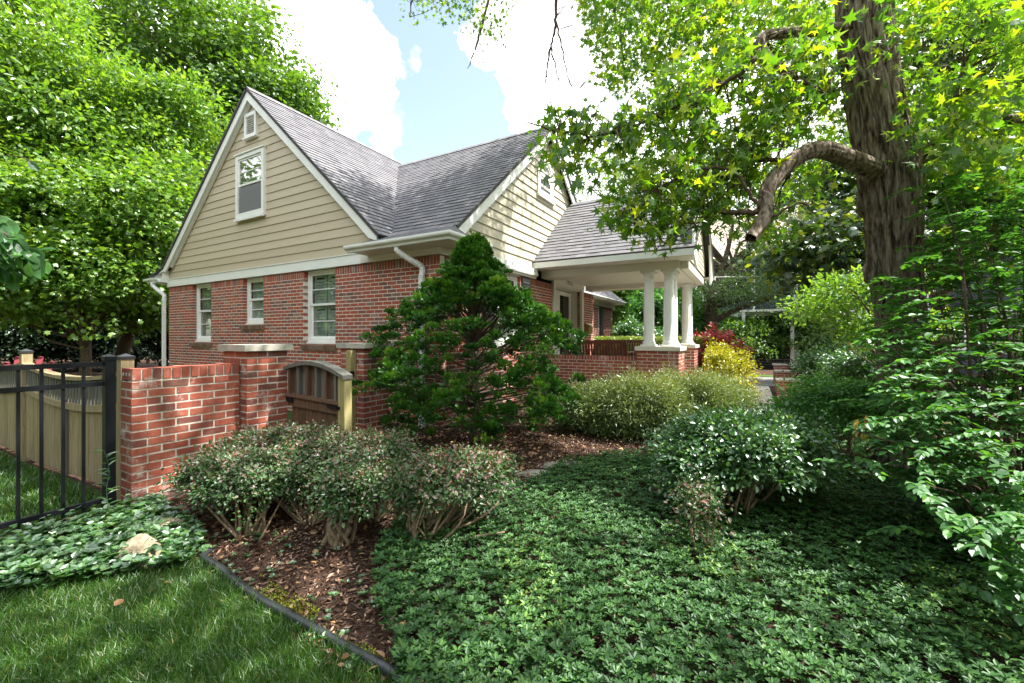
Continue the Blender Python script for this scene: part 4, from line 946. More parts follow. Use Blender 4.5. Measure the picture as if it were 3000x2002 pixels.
def tree(name, label, base, trunk, tr, ells, nl, sig, lsize, tmpl, mat, bark=m_bark2, group=None, nbr=40, cat='tree', wid=1.0, flat=.6, keep=None, shellmin=.45, spread=.9, br=.35):
    B = empty(name, base, label, cat, group); tp = curve(trunk, 8); rr = np.linspace(tr, tr*.35, len(tp)); rr[0] = tr*1.3
    MB().tube(tp, rr, 14).build('trunk', bark, B, True)
    parts = []; CC = []
    for c, r, k in ells:
        c = np.array(c, float); r = np.array(r, float); d = rdir(k); q = (shellmin**3+(1-shellmin**3)*rng.random(k))**(1/3.)
        k0 = k; wob = np.array([1+.62*mnoise.noise(Vector(v*1.7+c*.13))+.3*mnoise.noise(Vector(v*4.3+c*.3)) for v in d])+.08*rng.normal(size=k)
        C = c+d*r*(q*wob)[:, None]; sc_ = 1.15/max(r.mean()*.42, .5)
        gm = np.array([mnoise.noise(Vector(v*sc_+c*.7)) for v in C]) > -.16; C, d = C[gm], d[gm]; k = len(C); CC.append(C); parts.append(clump_leaves(C, unit(d*r), nl, sig*1.25, lsize, flat, .8, spread))
    P, N, T, s = [np.concatenate([a[i] for a in parts]) for i in range(4)]
    if keep is not None: m = keep(P); P, N, T, s = P[m], N[m], T[m], s[m]
    leaves('crown', P, N, T, s, tmpl, mat, B, wid)
    C = np.concatenate(CC)
    if keep is not None: C = C[keep(C)]
    mb = MB(); tpa = np.array(tp); n0 = len(tp)//3
    for i in rng.choice(len(C), min(nbr, len(C)), False):
        t = C[i]; j = n0+int(np.argmin(np.linalg.norm(tpa[n0:]-(t-[0, 0, .8]), axis=1))); st = tpa[max(n0-3, j-3)]; mid = (st+t)/2+rng.normal(size=3)*.25
        mb.tube(curve([st, mid, t], 5), np.linspace(tr*br*random.uniform(.6, 1), tr*.05, 11), 6)
    mb.build('limbs', bark, B, True); return B
def gb(px, py=None, d=None, z=None):        # ground point below a pixel column at a depth
    p = at(px, 987, d); p[2] = float(gz(p[0], p[1])) if z is None else z; return p

# ---------------------------------------------------------------- sweetgum in front on the right
SB = gb(2655, d=4.3)
SG = empty('sweetgum_tree', SB, 'big sweetgum with deeply furrowed bark and star shaped leaves on the right', 'tree')
tr_pts = [(2655, 1560, 4.3, 0.315), (2655, 1400, 4.3, 0.279), (2648, 1150, 4.3, 0.248), (2635, 950, 4.3, 0.236), (2618, 780, 4.3, 0.236), (2613, 660, 4.3, 0.257), (2604, 520, 4.32, 0.284), (2582, 390, 4.33, 0.270), (2556, 250, 4.36, 0.266), (2534, 100, 4.4, 0.261), (2532, -60, 4.45, 0.261), (2540, -400, 4.6, 0.243), (2560, -1100, 5.2, 0.180), (2600, -1900, 6.5, 0.090)]
tc_ = curve([at(a, b, d) for a, b, d, r in tr_pts], 14); tr_ = [float(v) for v in np.interp(np.linspace(0, len(tr_pts)-1, len(tc_)), np.arange(len(tr_pts)), [t[3]*.88 for t in tr_pts])]
def bark_tube(pts, rad, seg, amp, name, parent, rings, kk=8, knots=()):
    pts = np.array(pts); s = np.concatenate([[0], np.cumsum(np.linalg.norm(np.diff(pts, axis=0), axis=1))]); t = np.linspace(0, s[-1], rings)
    C = np.stack([np.interp(t, s, pts[:, i]) for i in range(3)], 1); rr = np.interp(t, s, rad); tan = unit(np.gradient(C, axis=0))
    a = unit(np.cross(tan, [.1, .2, .97])) if abs(tan[0][2]) < .7 else unit(np.cross(tan, [1, .2, 0])); b = np.cross(tan, a)
    V = np.zeros((rings, seg, 3))
    for i in range(rings):
        for k in range(seg):
            w = 2*math.pi*k/seg; q = Vector((math.cos(w)*kk*rr[i]*3.2, math.sin(w)*kk*rr[i]*3.2, t[i]*2.0))
            warp = mnoise.noise(q*.35)*1.2
            f = 1-abs(mnoise.noise(Vector((q.x+warp, q.y+warp, q.z)))*2.2); f2 = mnoise.noise(q*2.7+Vector((0, 0, t[i]*4)))
            low = mnoise.noise(Vector((math.cos(w)*.8, math.sin(w)*.8, t[i]*.7)))
            dr = amp*(-1.25*max(f-.45, 0)*1.5+.35*f2)+rr[i]*.10*low
            for kz, kw, kr in knots:
                e = math.hypot((t[i]-kz)/kr, ((w-kw+math.pi) % (2*math.pi)-math.pi)*rr[i]/kr)
                dr += .05*math.exp(-(e-1)**2*5)-.03*math.exp(-e*e*3)
            r_ = rr[i]+dr; V[i, k] = C[i]+r_*(math.cos(w)*a[i]+math.sin(w)*b[i])
    idx = np.arange(rings*seg).reshape(rings, seg); q = np.stack([idx[:-1], np.roll(idx, -1, 1)[:-1], np.roll(idx, -1, 1)[1:], idx[1:]], -1).reshape(-1)
    return raw_mesh(name, V.reshape(-1, 3), q, np.arange(0, len(q), 4), m_bark, smooth=True, parent=parent)
bark_tube(tc_, tr_, 170, .036, 'trunk', SG, 620, knots=((3.35, 1.1, .07), (2.65, 1.0, .07)))
LIMBS = {
 'A': ([(2500, 80, 4.38), (2400, 88, 4.3), (2300, 98, 4.2), (2235, 108, 4.15), (2232, 140, 4.1), (2262, 180, 4.05), (2310, 215, 4.0)], .058, .035),
 'A2': ([(2238, 125, 4.1), (2200, 190, 4.05), (2120, 245, 4.1), (2000, 300, 4.1), (1900, 350, 4.1), (1760, 395, 4.1), (1640, 385, 4.1), (1540, 360, 4.1)], .026, .007),
 'A3': ([(2310, 215, 4.0), (2370, 250, 3.95), (2440, 270, 3.95)], .025, .01),
 'B': ([(2570, 500, 4.2), (2480, 462, 4.05), (2410, 440, 3.95), (2350, 452, 3.85), (2290, 500, 3.8), (2248, 560, 3.75), (2245, 620, 3.7), (2225, 665, 3.65), (2200, 700, 3.6)], .092, .050),
 'B2': ([(2248, 622, 3.72), (2180, 622, 3.8), (2110, 622, 3.9), (2070, 618, 4.0)], .028, .02),
 'B3': ([(2310, 520, 3.8), (2295, 478, 3.85), (2250, 470, 3.9), (2190, 480, 3.95), (2175, 530, 3.9), (2130, 560, 3.9), (2060, 640, 3.9), (1980, 700, 3.9), (1930, 720, 3.9)], .02, .006),
 'B4': ([(2235, 615, 3.72), (2190, 560, 3.75), (2150, 500, 3.8), (2040, 500, 3.85), (1940, 560, 3.9), (1880, 640, 3.9), (1850, 680, 3.9)], .018, .005),
 'B5': ([(2262, 640, 3.68), (2330, 600, 3.6), (2420, 600, 3.6)], .012, .006),
 'C': ([(2640, 500, 4.3), (2720, 445, 4.2), (2790, 400, 4.1), (2860, 375, 4.0), (3000, 350, 3.8), (3150, 330, 3.6)], .085, .06),
 'C2': ([(2790, 400, 4.1), (2800, 300, 4.0), (2830, 180, 4.0), (2900, 60, 3.9)], .02, .008),
 'D': ([(2450, -260, 4.6), (2250, -330, 5.2), (2000, -300, 6.0), (1850, -180, 6.8), (1800, 0, 7.0), (1830, 180, 7.0)], .10, .012),
 'D2': ([(1950, -280, 6.2), (1700, -330, 6.8), (1500, -200, 7.2), (1440, -30, 7.3), (1400, 120, 7.3), (1370, 200, 7.3)], .05, .008),
 'D3': ([(1560, -240, 7.1), (1300, -180, 7.4), (1220, -40, 7.5), (1200, 50, 7.5)], .03, .008),
 'E': ([(1640, -320, 6.9), (1630, -100, 6.9), (1628, 60, 6.9), (1615, 130, 6.9), (1600, 220, 6.9), (1598, 290, 6.9)], .035, .006),
 'E2': ([(1628, 60, 6.9), (1650, 160, 6.9), (1668, 240, 6.9), (1690, 270, 6.9)], .016, .005),
 'E3': ([(1612, 140, 6.9), (1636, 230, 6.9), (1655, 330, 6.9)], .014, .004),
 'F': ([(2560, -250, 4.6), (2800, -350, 4.4), (3000, -150, 4.2), (3000, 50, 4.1)], .05, .01)}
nodes = []
for k, (pts, r0, r1) in LIMBS.items():
    cp = curve([at(*p) for p in pts], 8); rad = np.linspace(r0, r1, len(cp))
    if k in 'ABC': bark_tube(cp, rad, 44, .010, 'limb', SG, 150, 8)
    else:
        cp = [p+rng.normal(size=3)*.008 for p in cp]; MB().tube(cp, rad, 8).build('limb', m_bark2, SG, True)
    nodes += [p for p in cp] if r0 < .05 else []
nodes = np.array(nodes)
zones = [  # polygon in the picture, depths, clusters, leaves per cluster, leaf size
 ([(1475, 370), (1560, 318), (1700, 340), (1900, 280), (2000, 210), (2200, 150), (2440, 90), (2450, 330), (2300, 380), (2220, 500), (2140, 560), (2080, 600), (1960, 560), (1900, 620), (1850, 640), (1830, 560), (1760, 470), (1690, 545), (1640, 470), (1550, 420)], 3.7, 4.9, 400, 8, .13),
 ([(1840, 560), (2000, 540), (2120, 600), (2110, 680), (1990, 650), (1930, 715), (1870, 690), (1800, 640)], 3.7, 4.3, 80, 7, .115),
 ([(2100, 560), (2230, 480), (2420, 470), (2470, 540), (2300, 640), (2250, 720), (2130, 700)], 4.1, 5.2, 60, 7, .12),
 ([(1690, -80), (2440, -80), (2440, 110), (2200, 170), (2060, 330), (1900, 330), (1760, 210)], 6.2, 8.0, 800, 10, .115),
 ([(2000, -80), (2440, -80), (2440, 160), (2200, 260)], 4.2, 5.5, 100, 7, .12),
 ([(1160, -90), (1300, -90), (1260, 40), (1190, 75)], 7.2, 7.8, 24, 9, .09),
 ([(1290, -90), (1500, -90), (1480, 120), (1410, 160), (1375, 235), (1345, 215), (1290, 200), (1330, 90), (1270, 20)], 7.0, 7.8, 85, 10, .09),
 ([(1735, -90), (1850, -90), (1800, 100), (1790, 200), (1730, 60)], 6.8, 7.6, 26, 9, .10),
 ([(2620, -80), (3080, -80), (3080, 560), (2900, 520), (2760, 520), (2690, 420), (2640, 250)], 3.3, 5.2, 400, 8, .12),
 ([(2330, 350), (2500, 350), (2520, 470), (2400, 430)], 4.5, 5.5, 20, 6, .12)]
CS = []; tw = MB()
for poly, d0, d1, k, nl, sz in zones:
    P = np.array(poly, float); C = []
    while len(C) < k:
        x = rng.uniform(P[:, 0].min(), P[:, 0].max()); y = rng.uniform(P[:, 1].min(), P[:, 1].max())
        if in_poly(np.array([x]), np.array([y]), P)[0] and mnoise.noise(Vector((x/110, y/110, d0))) > -.22: C.append(at(x, y, rng.uniform(d0, d1)))
    C = np.array(C); o = unit(C-np.array([1.2, 5.6, 3.5]))
    pr = clump_leaves(C, o, nl, .10, sz, .7, .45, 1.25, .22); CS.append(pr)
    for c in C:
        j = int(np.argmin(np.linalg.norm(nodes-c, axis=1))); st = nodes[j]
        if np.linalg.norm(st-c) < .62: tw.tube(curve([st, (st+c)/2+rng.normal(size=3)*.05+[0, 0, .04], c], 3), np.linspace(.007, .0025, 7), 4)
P, N, T, s = [np.concatenate([a[i] for a in CS]) for i in range(4)]
m = house_mask(P); leaves('foliage', P[m], N[m], T[m], s[m], STAR, L_gum, SG); tw.build('twigs', m_bark2, SG)
tb = MB()
for st, k in ((at(1615, 130, 6.9), 5), (at(1668, 240, 6.9), 7), (at(1636, 230, 6.9), 6), (at(1600, 220, 6.9), 5)):
    for i in range(k):
        e = st+np.array([*(rng.normal(size=2)*.16), -random.uniform(.1, .45)]); tb.tube(curve([st, (st+e)/2+rng.normal(size=3)*.04, e], 4), np.linspace(.006, .002, 9), 4)
tb.build('bare_twigs', m_bark2, SG)
# unseen high crown above the frame, clumps placed and thinned to shape garden shade
def crown_pts(c, r, k):
    d = rdir(k)*(rng.random((k, 1))**(1/3.)); return np.array(c)+d*np.array(r)
C = np.concatenate([crown_pts((.6, 5.2, 10.2), (4.6, 4.2, 2.6), 300), crown_pts((-1.6, 2.2, 8.8), (2.2, 2.0, 1.2), 45), crown_pts((2.9, 2.6, 7.4), (2.4, 2.4, 1.8), 110), crown_pts((-2.6, 8.0, 10.0), (1.7, 1.3, .9), 150), crown_pts((-1.2, 9.6, 11.0), (1.4, 1.4, .9), 26)])
def lands(C, zp_, cx_, cy_, r_):
    t = (C[:, 2]-zp_)/sd.z; return np.hypot(C[:, 0]-sd.x*t-cx_, C[:, 1]-sd.y*t-cy_) < r_
thin = (lands(C, 1.2, -3.3, 4.8, 1.7) | lands(C, .8, -1.3, 6.5, 1.7) | lands(C, 4.0, -.9, 4.6, 1.6) | lands(C, 0, -1.2, 3.0, 1.3) | lands(C, 3.5, 1.6, 4.6, 1.2)) & (rng.random(len(C)) < .8)
C = C[~thin]
pu, pv, pd = proj(C); m = ~((pu > -150) & (pu < 3150) & (pv > -120) & (pd > 0)); C = C[m]
pr = clump_leaves(C, unit(C-np.array([1, 5.5, 6])), 20, .32, .16, .6, .8, .8)
leaves('upper_crown', *pr[:3], pr[3], STAR, L_gum, SG)
mb = MB()
for i in rng.choice(len(C), 60, False):
    st = tc_[-16+int(rng.integers(0, 12))]; mb.tube(curve([st, (st+C[i])/2+[0, 0, .3], C[i]], 4), np.linspace(.06, .01, 9), 5)
mb.build('upper_limbs', m_bark2, SG)

# ---------------------------------------------------------------- trees behind
def ell(px, py, d, rx, ry, rz, k): return (at(px, py, d), (rx, ry, rz), k)
def infr(P):      # keep everything (hook)
    return np.ones(len(P), bool)
tree('maple_tree', 'tall dark green maple rising behind the tan gable, against the clouds', gb(560, d=21), [gb(560, d=21), at(560, 800, 21), at(580, 400, 21), at(590, 100, 21)], .30,
     [ell(560, 250, 21, 4.6, 3.6, 4.6, 420), ell(760, 300, 21, 2.6, 2.6, 3.6, 170), ell(370, 130, 21, 1.8, 2.4, 2.2, 60), ell(850, 340, 21, 1.2, 1.4, 1.5, 60), ell(600, 560, 20, 4.0, 3, 3.0, 170)], 110, .42, .21, MAPLE, L_maple, nbr=90)
tree('cherry_tree', 'pale green tree with drooping leaves at the upper left edge', gb(-60, d=13), [gb(-60, d=13), at(-40, 700, 13), at(20, 300, 13), at(40, 0, 13)], .20,
     [ell(60, 180, 13, 1.7, 2, 2.6, 190), ell(220, 330, 13, 1.9, 1.8, 1.8, 190), ell(-80, 450, 13, 2.0, 2, 2.6, 150), ell(420, 420, 13.5, 1.5, 1.4, 1.2, 90), ell(520, 300, 13.5, .7, .7, .6, 26)], 110, .30, .15, OVAL, L_light, nbr=70)
tree('young_maple', 'bright yellow green maple left of the house, behind the wooden fence', gb(250, d=12), [gb(250, d=12), at(250, 950, 12), at(230, 700, 12), at(210, 500, 12)], .14,
     [ell(170, 640, 12, 2.1, 1.8, 1.7, 260), ell(300, 800, 11.8, 1.5, 1.5, 1.2, 150), ell(60, 790, 11.6, 1.5, 1.5, 1.3, 160), ell(420, 620, 12.4, 1.5, 1.5, 1.7, 170)], 100, .25, .13, MAPLE, L_light, nbr=60)
tree('dogwood_tree', 'leaning mid green tree close to the left corner of the house', gb(340, d=14.5), [gb(340, d=14.5), at(375, 980, 14.5), at(430, 880, 14.5), at(500, 700, 14.5), at(540, 560, 14.5)], .22,
     [ell(500, 640, 15, 1.8, 1.8, 1.9, 230), ell(400, 780, 14.2, 1.6, 1.6, 1.2, 190), ell(560, 480, 15.5, 1.4, 1.4, 1.4, 110), ell(470, 890, 14.5, .9, .9, .8, 60), ell(360, 880, 13.8, 1.2, 1, .6, 60)], 100, .27, .14, OVAL, L_maple, nbr=50, keep=house_mask)
for i, (px, d, r, h) in enumerate([(-150, 17, 2.0, 5.5), (60, 18, 1.9, 5.8), (230, 19, 1.9, 5.6), (390, 19, 1.8, 5.2), (520, 20, 1.8, 5.5)]):
    b = gb(px, d=d); bush('arborvitae', ['dark evergreen screen tree, leftmost behind the red garden chair', 'dark evergreen screen tree straight behind the red garden chair', 'dark evergreen screen tree above the black fence post', 'dark evergreen screen tree behind the leaning trunk', 'dark evergreen screen tree nearest the left corner of the house'][i], 'tree', b,
         [(b+[0, 0, h*.42], (r, 1.3, h*.45), 330), (b+[0, 0, h*.2], (r*1.0, 1.1, h*.25), 150)], 60, .22, .13, DIAM, L_dark, m_bark2, 10, 'dark evergreens screening the back of the yard', sr=.05, wid=.9)
# a branch tip of a neighbouring magnolia reaching in from the left edge
MG = empty('magnolia_branch', at(-140, 640, 3.0), 'drooping magnolia branch tip reaching in at the left edge', 'branch')
bp = curve([at(-160, 620, 3.0), at(-60, 640, 3.0), at(20, 690, 3.0), at(80, 750, 3.0)], 6); MB().tube(bp, np.linspace(.012, .004, len(bp)), 6).build('stem', m_bark2, MG)
C = np.array([at(rng.uniform(-120, 20), rng.uniform(640, 740), rng.uniform(2.8, 3.2)) for _ in range(16)]+[at(rng.uniform(0, 105), rng.uniform(700, 790), rng.uniform(2.9, 3.1)) for _ in range(12)])
n = len(C)*9; P = np.repeat(C, 9, 0)+rng.normal(size=(n, 3))*.045; T = unit(np.array([.45, .1, -.75])+rng.normal(size=(n, 3))*.35); N = unit(np.array([.2, -.2, .9])+rng.normal(size=(n, 3))*.35)
leaves('foliage', P, N, T, .11, OVAL, L_euo, MG, 1.2)
tp = curve([at(-60, 455, 3.0), at(60, 460, 3.0), at(95, 480, 3.0)], 4); MB().tube(tp, .003, 5).build('twig', m_bark2, MG)
leaves('hanging_leaf', np.array([at(85, 470, 3.0)]), np.array([[.5, -.6, .4]]), np.array([[.5, .3, -.7]]), .1, OVAL, L_ivy, MG)

tree('honey_locust', 'feathery light green locust with dark forked limbs behind the porch columns', gb(2085, d=17), [gb(2085, d=17), at(2080, 930, 17), at(2095, 860, 17), at(2150, 780, 17), at(2230, 690, 17), at(2300, 560, 17)], .33,
     [ell(2240, 640, 17, 2.0, 1.8, 2.0, 150), ell(1950, 500, 18.5, 2.6, 2.4, 1.5, 120), ell(2150, 850, 15.5, 1.2, 1, .5, 40), ell(2330, 820, 15, 1.2, 1.1, .8, 45), ell(2350, 450, 18, 2.4, 2.2, 2.0, 120), ell(1780, 530, 19, 1.5, 1.5, .9, 60)], 110, .32, .085, OVAL, L_locust, nbr=46, wid=.8, keep=house_mask, br=.28)
Lm = MB()
for pts, r0, r1 in (([(2090, 880, 17), (2050, 820, 17), (2000, 760, 17.2), (1960, 700, 17.4)], .17, .08), ([(2080, 950, 17), (2160, 905, 16.4), (2240, 880, 15.8), (2330, 830, 15.4), (2420, 740, 15)], .13, .06), ([(2110, 830, 17), (2230, 760, 16.5), (2330, 690, 16), (2400, 600, 16)], .12, .05), ([(2085, 880, 17), (2130, 740, 17), (2150, 640, 17)], .14, .05)):
    cp = curve([at(*p) for p in pts], 6); Lm.tube(cp, np.linspace(r0, r1, len(cp)), 8)
Lm.build('main_limbs', m_bark2, bpy.data.objects['honey_locust'], True)
tree('norway_maple', 'dark leaved maple behind the sweetgum trunk', gb(2760, d=14), [gb(2760, d=14), at(2750, 700, 14), at(2740, 300, 14), at(2740, 0, 14)], .26,
     [ell(2830, 230, 14, 3.3, 2.4, 3.7, 300), ell(2780, 620, 13, 2.4, 2.0, 1.8, 170), ell(2430, 720, 11, 1.1, .9, .9, 70), ell(2500, 560, 12, 1.1, .9, 1.0, 60), ell(3100, 400, 12, 2.0, 1.6, 3.2, 160)], 60, .34, .2, MAPLE,
     leaf_mat('norway_leaf', [(0, (.016, .045, .012)), (.55, (.03, .07, .014)), (.8, (.09, .14, .015)), (1, (.20, .25, .03))], .45, .05), nbr=40)
tree('golden_maple', 'small yellow green tree beside the sweetgum trunk, over the walkway shrubs', gb(2590, d=7.5), [gb(2590, d=7.5), at(2580, 1000, 7.5), at(2540, 900, 7.5), at(2500, 850, 7.5)], .05,
     [ell(2400, 900, 7.8, .55, .5, .22, 44), ell(2520, 850, 7.2, .6, .6, .3, 50), ell(2590, 960, 7.0, .7, .6, .35, 60)], 40, .11, .075, OVAL, L_light, nbr=16, cat='tree')

# distant trees closing the view
bt = tree('background_tree', 'distant round leafy tree behind the blue house, left of its siblings', gb(1700, d=45), [gb(1700, d=45), at(1700, 700, 45)], .35, [(gb(1700, d=45)+[0, 0, 7.0], (6, 5, 6.2), 260)], 90, .75, .42, DIAM, L_maple, nbr=16, group='distant trees closing the view')
lab = ['far off tree in the gap behind the porch roof ridge', 'far off tree rising over the blue house roof', 'far off tree at the right side behind the dark maple', 'far off tree behind the evergreen screen on the left', 'far off tree beyond the tall maple on the left', 'far off tree behind the wooden fence at the left edge', 'far off tree behind the low end of the blue house', 'far off tree behind the viburnum and far wing']
for i, (px, d) in enumerate([(1950, 40), (2250, 42), (2900, 36), (150, 34), (620, 38), (-150, 30), (2600, 38), (1800, 52)]):
    b = gb(px, d=d); k = bt.copy(); COL.objects.link(k); k.location = Vector(b); k.rotation_euler = (0, 0, i*1.3); k['label'] = lab[i]; k.scale = (.85+.05*(i % 4),)*3
    for ch in list(bt.children): c_ = ch.copy(); COL.objects.link(c_); c_.parent = k
# trees behind the camera that the windows mirror
for i, (x, y) in enumerate([(-13, -10), (-5, -14), (4, -12), (13, -4), (14, 6), (-20, -4)]):
    k = bt.copy(); COL.objects.link(k); k.location = (x, y, 0); k.rotation_euler = (0, 0, i*2.1); k.scale = (.8, .8, .8); k['label'] = ['tree behind the viewer mirrored in the gable window', 'tree behind the viewer at the street corner', 'tree behind the viewer to the right', 'tree out of view on the right side', 'tree out of view beyond the right hand shrubs', 'tree out of view on the left side'][i]
    for ch in list(bt.children): c_ = ch.copy(); COL.objects.link(c_); c_.parent = k
b = np.array([-12.5, 15, 0.]); tree('tall_tree', 'tree behind the house, only its top twigs show over the roof ridge', b, [b, b+[0, 0, 5], b+[.2, .2, 8.2]], .2, [(b+[0, 0, 6.6], (2.0, 2, 1.35), 110)], 60, .22, .15, MAPLE, L_maple, nbr=20)

# ---------------------------------------------------------------- dwarf cypress by the house corner
CB = gb(1388, d=5.75); CE = empty('hinoki_cypress', CB, 'large irregular dark green cypress shrub in front of the house corner', 'shrub')
k = 1250; zz = .20+2.45*rng.random(k)**.9; prof = np.interp(zz, [.2, .5, .9, 1.3, 1.6, 1.8, 2.05, 2.35, 2.5, 2.72], [.80, 1.15, 1.30, 1.26, 1.05, .74, .46, .24, .14, .02])
az = rng.random(k)*2*math.pi
ln = np.array([mnoise.noise(Vector((math.cos(a)*2.1, math.sin(a)*2.1, z*3.6+.9*math.cos(a*2)))) for a, z in zip(az, zz)])
rr = prof*(1+.42*ln)*(.40+.64*rng.random(k)**.4)
C = np.stack([CB[0]+rr*np.cos(az), CB[1]+rr*np.sin(az), CB[2]+zz+.05*rng.normal(size=k)], 1); out = unit(np.stack([np.cos(az), np.sin(az), np.full(k, .55)], 1)+rng.normal(size=(k, 3))*.25); m = house_mask(C) & (ln > -.20); C, out, zz = C[m], out[m], zz[m]
nl = 46; k = len(C); cl = .05+.05*rng.random((k, 1, 1)); ax = unit(out*.8+np.array([0, 0, .75])+rng.normal(size=(k, 3))*.3)
d = unit(rng.normal(size=(k, nl, 3))*.72+ax[:, None]*.85); q = rng.random((k, nl, 1))**.5
P = C[:, None]+d*q*cl*np.array([1.5, 1.5, 1.0]); T = unit(d*.8+ax[:, None]*.5+rng.normal(size=d.shape)*.25); N = unit(-d*.3+np.array([0, 0, .7])+rng.normal(size=d.shape)*.55)
rnd = (.05+.5*q[..., 0]*(.45+.55*d[..., 2])+.25*rng.random((k, nl))+.16*rng.normal(size=(k, 1))).clip(0, 1).ravel()  # bright upper tips and dark clump insides are put into the fan colour
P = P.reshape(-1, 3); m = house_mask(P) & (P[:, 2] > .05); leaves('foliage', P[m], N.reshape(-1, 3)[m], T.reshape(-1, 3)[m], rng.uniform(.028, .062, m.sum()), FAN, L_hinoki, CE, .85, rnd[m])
mb = MB(); tk = curve([CB-[0, 0, .1], CB+[.03, .02, .5], CB+[-.02, 0, 1.3], CB+[0, 0, 2.5]], 8); mb.tube(tk, np.linspace(.075, .012, len(tk)), 10); mb.build('trunk', m_bark2, CE, True)
mb = MB()
for i in rng.choice(len(C), 130, False):
    z0 = CB[2]+(C[i][2]-CB[2])*.72; st = np.array([CB[0], CB[1], z0]); mb.tube(curve([st, (st+C[i])/2+rng.normal(size=3)*.04-[0, 0, .03], C[i]], 4), np.linspace(.018, .005, 9), 5)
mb.build('branches', m_bark2, CE, True)

# ---------------------------------------------------------------- barberries in the foreground
def tipfun(lo, hi, p=.5):
    def f(P, s):
        t = ((P[:, 2]-lo)/(hi-lo)).clip(0, 1); return (rng.random(len(P))*.62+.36*t*rng.random(len(P))**p*1.5).clip(0, 1)
    return f
WH = None
def barberry(base, ells, label, nl=26, lsize=.026, nst=16, mat=L_bar, rf=(.2, .6), sr=.011, tmpl=OVAL, sig=.035, keepf=None):
    return bush('barberry_shrub', label, 'shrub', base, ells, nl, sig, lsize, tmpl, mat, m_twig, nst, 'low barberry shrubs in the mulch bed', rfun=tipfun(*rf), sr=sr, wid=1.1, flat=.8, keep=keepf or (lambda P: (P[:, 0] > -4.36) | (P[:, 2] < 0)), shellmin=.55)
b = gb(740, d=3.05); barberry(b, [(gb(745, d=3.25)+[0, 0, .34], (.36, .34, .20), 330), (gb(650, d=3.35)+[0, 0, .33], (.24, .3, .18), 190)], 'leftmost low barberry with pinkish leaf tips beside the brick wall')
b = gb(900, d=3.25); barberry(b, [(gb(880, d=3.8)+[0, 0, .42], (.42, .40, .20), 330), (gb(760, d=3.8)+[0, 0, .40], (.3, .34, .18), 190)], 'barberry at the back of the group, just in front of the wooden gate')
b = gb(1110, d=3.35); barberry(b, [(gb(1060, d=3.55)+[0, 0, .44], (.40, .42, .17), 330), (gb(1120, d=3.0)+[0, 0, .34], (.22, .22, .15), 120)], 'barberry with sage coloured leaves, second from the left of its group')
b = gb(1000, d=2.9); barberry(b, [(gb(1010, d=2.95)+[0, 0, .33], (.20, .2, .15), 130)], 'small barberry on a thick gnarled stem in front of its group', nst=10, sr=.018)
b = gb(1215, d=2.72); barberry(b, [(gb(1330, d=2.95)+[0, 0, .43], (.30, .30, .15), 230), (gb(1230, d=2.85)+[0, 0, .36], (.15, .16, .14), 90), (gb(1440, d=3.05)+[0, 0, .42], (.16, .18, .11), 70)], 'sparse barberry with crooked bare stems leaning right over the vinca', nst=22, sr=.012)
mb = MB()
for pts in ([(1215, 1655, 2.72), (1235, 1600, 2.74), (1300, 1570, 2.8), (1380, 1530, 2.85), (1450, 1480, 2.9), (1490, 1400, 2.95)], [(1235, 1600, 2.74), (1320, 1590, 2.72), (1400, 1575, 2.72), (1480, 1560, 2.74)], [(1225, 1630, 2.7), (1215, 1560, 2.75), (1240, 1480, 2.8), (1290, 1420, 2.85)]):
    cp = curve([at(*p)+rng.normal(size=3)*.012 for p in pts], 6); mb.tube(cp, np.linspace(.016, .005, len(cp)), 7)
mb.build('gnarled_stems', m_twig, bpy.data.objects['barberry_shrub.004'], True)

def gbush(base, ells, label, **k): return bush('green_barberry', label, 'shrub', base, ells, k.pop('nl', 26), k.pop('sig', .05), k.pop('ls', .034), OVAL, k.pop('mat', L_green), m_twig, k.pop('nst', 34), None, sr=.012, wid=1.2, **k)
b = gb(2160, d=3.3); gbush(b, [(gb(2150, d=3.35)+[0, 0, .52], (.50, .44, .25), 620), (gb(2290, d=3.5)+[0, 0, .46], (.32, .32, .26), 240), (gb(2030, d=3.3)+[0, 0, .38], (.24, .26, .22), 130)], 'big leafy green barberry at right centre among the vinca')
b = gb(2050, d=2.65); gbush(b, [(gb(2050, d=2.7)+[0, 0, .30], (.13, .13, .20), 70)], 'small barberry sprout with purplish leaves in front of the big green one', mat=L_bar, ls=.024, nst=5, nl=16)
b = gb(2480, d=4.6); gbush(b, [(gb(2450, d=4.6)+[0, 0, .62], (.55, .45, .30), 330), (gb(2600, d=4.8)+[0, 0, .5], (.5, .4, .3), 150)], 'dark green barberry in the shade beside the sweetgum trunk', mat=L_euo, nst=30)

# junipers in front of the porch
def jun(px, d, h, r, k, label):
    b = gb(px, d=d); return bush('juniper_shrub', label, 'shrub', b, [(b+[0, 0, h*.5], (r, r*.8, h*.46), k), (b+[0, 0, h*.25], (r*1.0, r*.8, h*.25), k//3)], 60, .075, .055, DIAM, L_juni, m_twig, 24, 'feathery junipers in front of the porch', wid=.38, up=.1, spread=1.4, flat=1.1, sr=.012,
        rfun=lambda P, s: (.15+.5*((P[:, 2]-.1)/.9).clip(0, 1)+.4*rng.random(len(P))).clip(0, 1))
jun(1740, 6.4, .64, .52, 240, 'juniper at the left end of the row, beside the cypress')
jun(1880, 6.1, .80, .60, 340, 'juniper under the paired porch columns')
jun(2020, 6.4, .88, .60, 340, 'tall middle juniper under the far porch pedestal')
jun(2100, 6.9, .84, .50, 280, 'juniper at the right end of the row, beside the walkway')
def gen(name, label, px, d, h, r, k, nl, sig, ls, tm, mat, **kw):
    b = gb(px, d=d); return bush(name, label, 'shrub', b, [(b+[0, 0, h*.5], (r, r, h*.5), k)], nl, sig, ls, tm, mat, **kw)
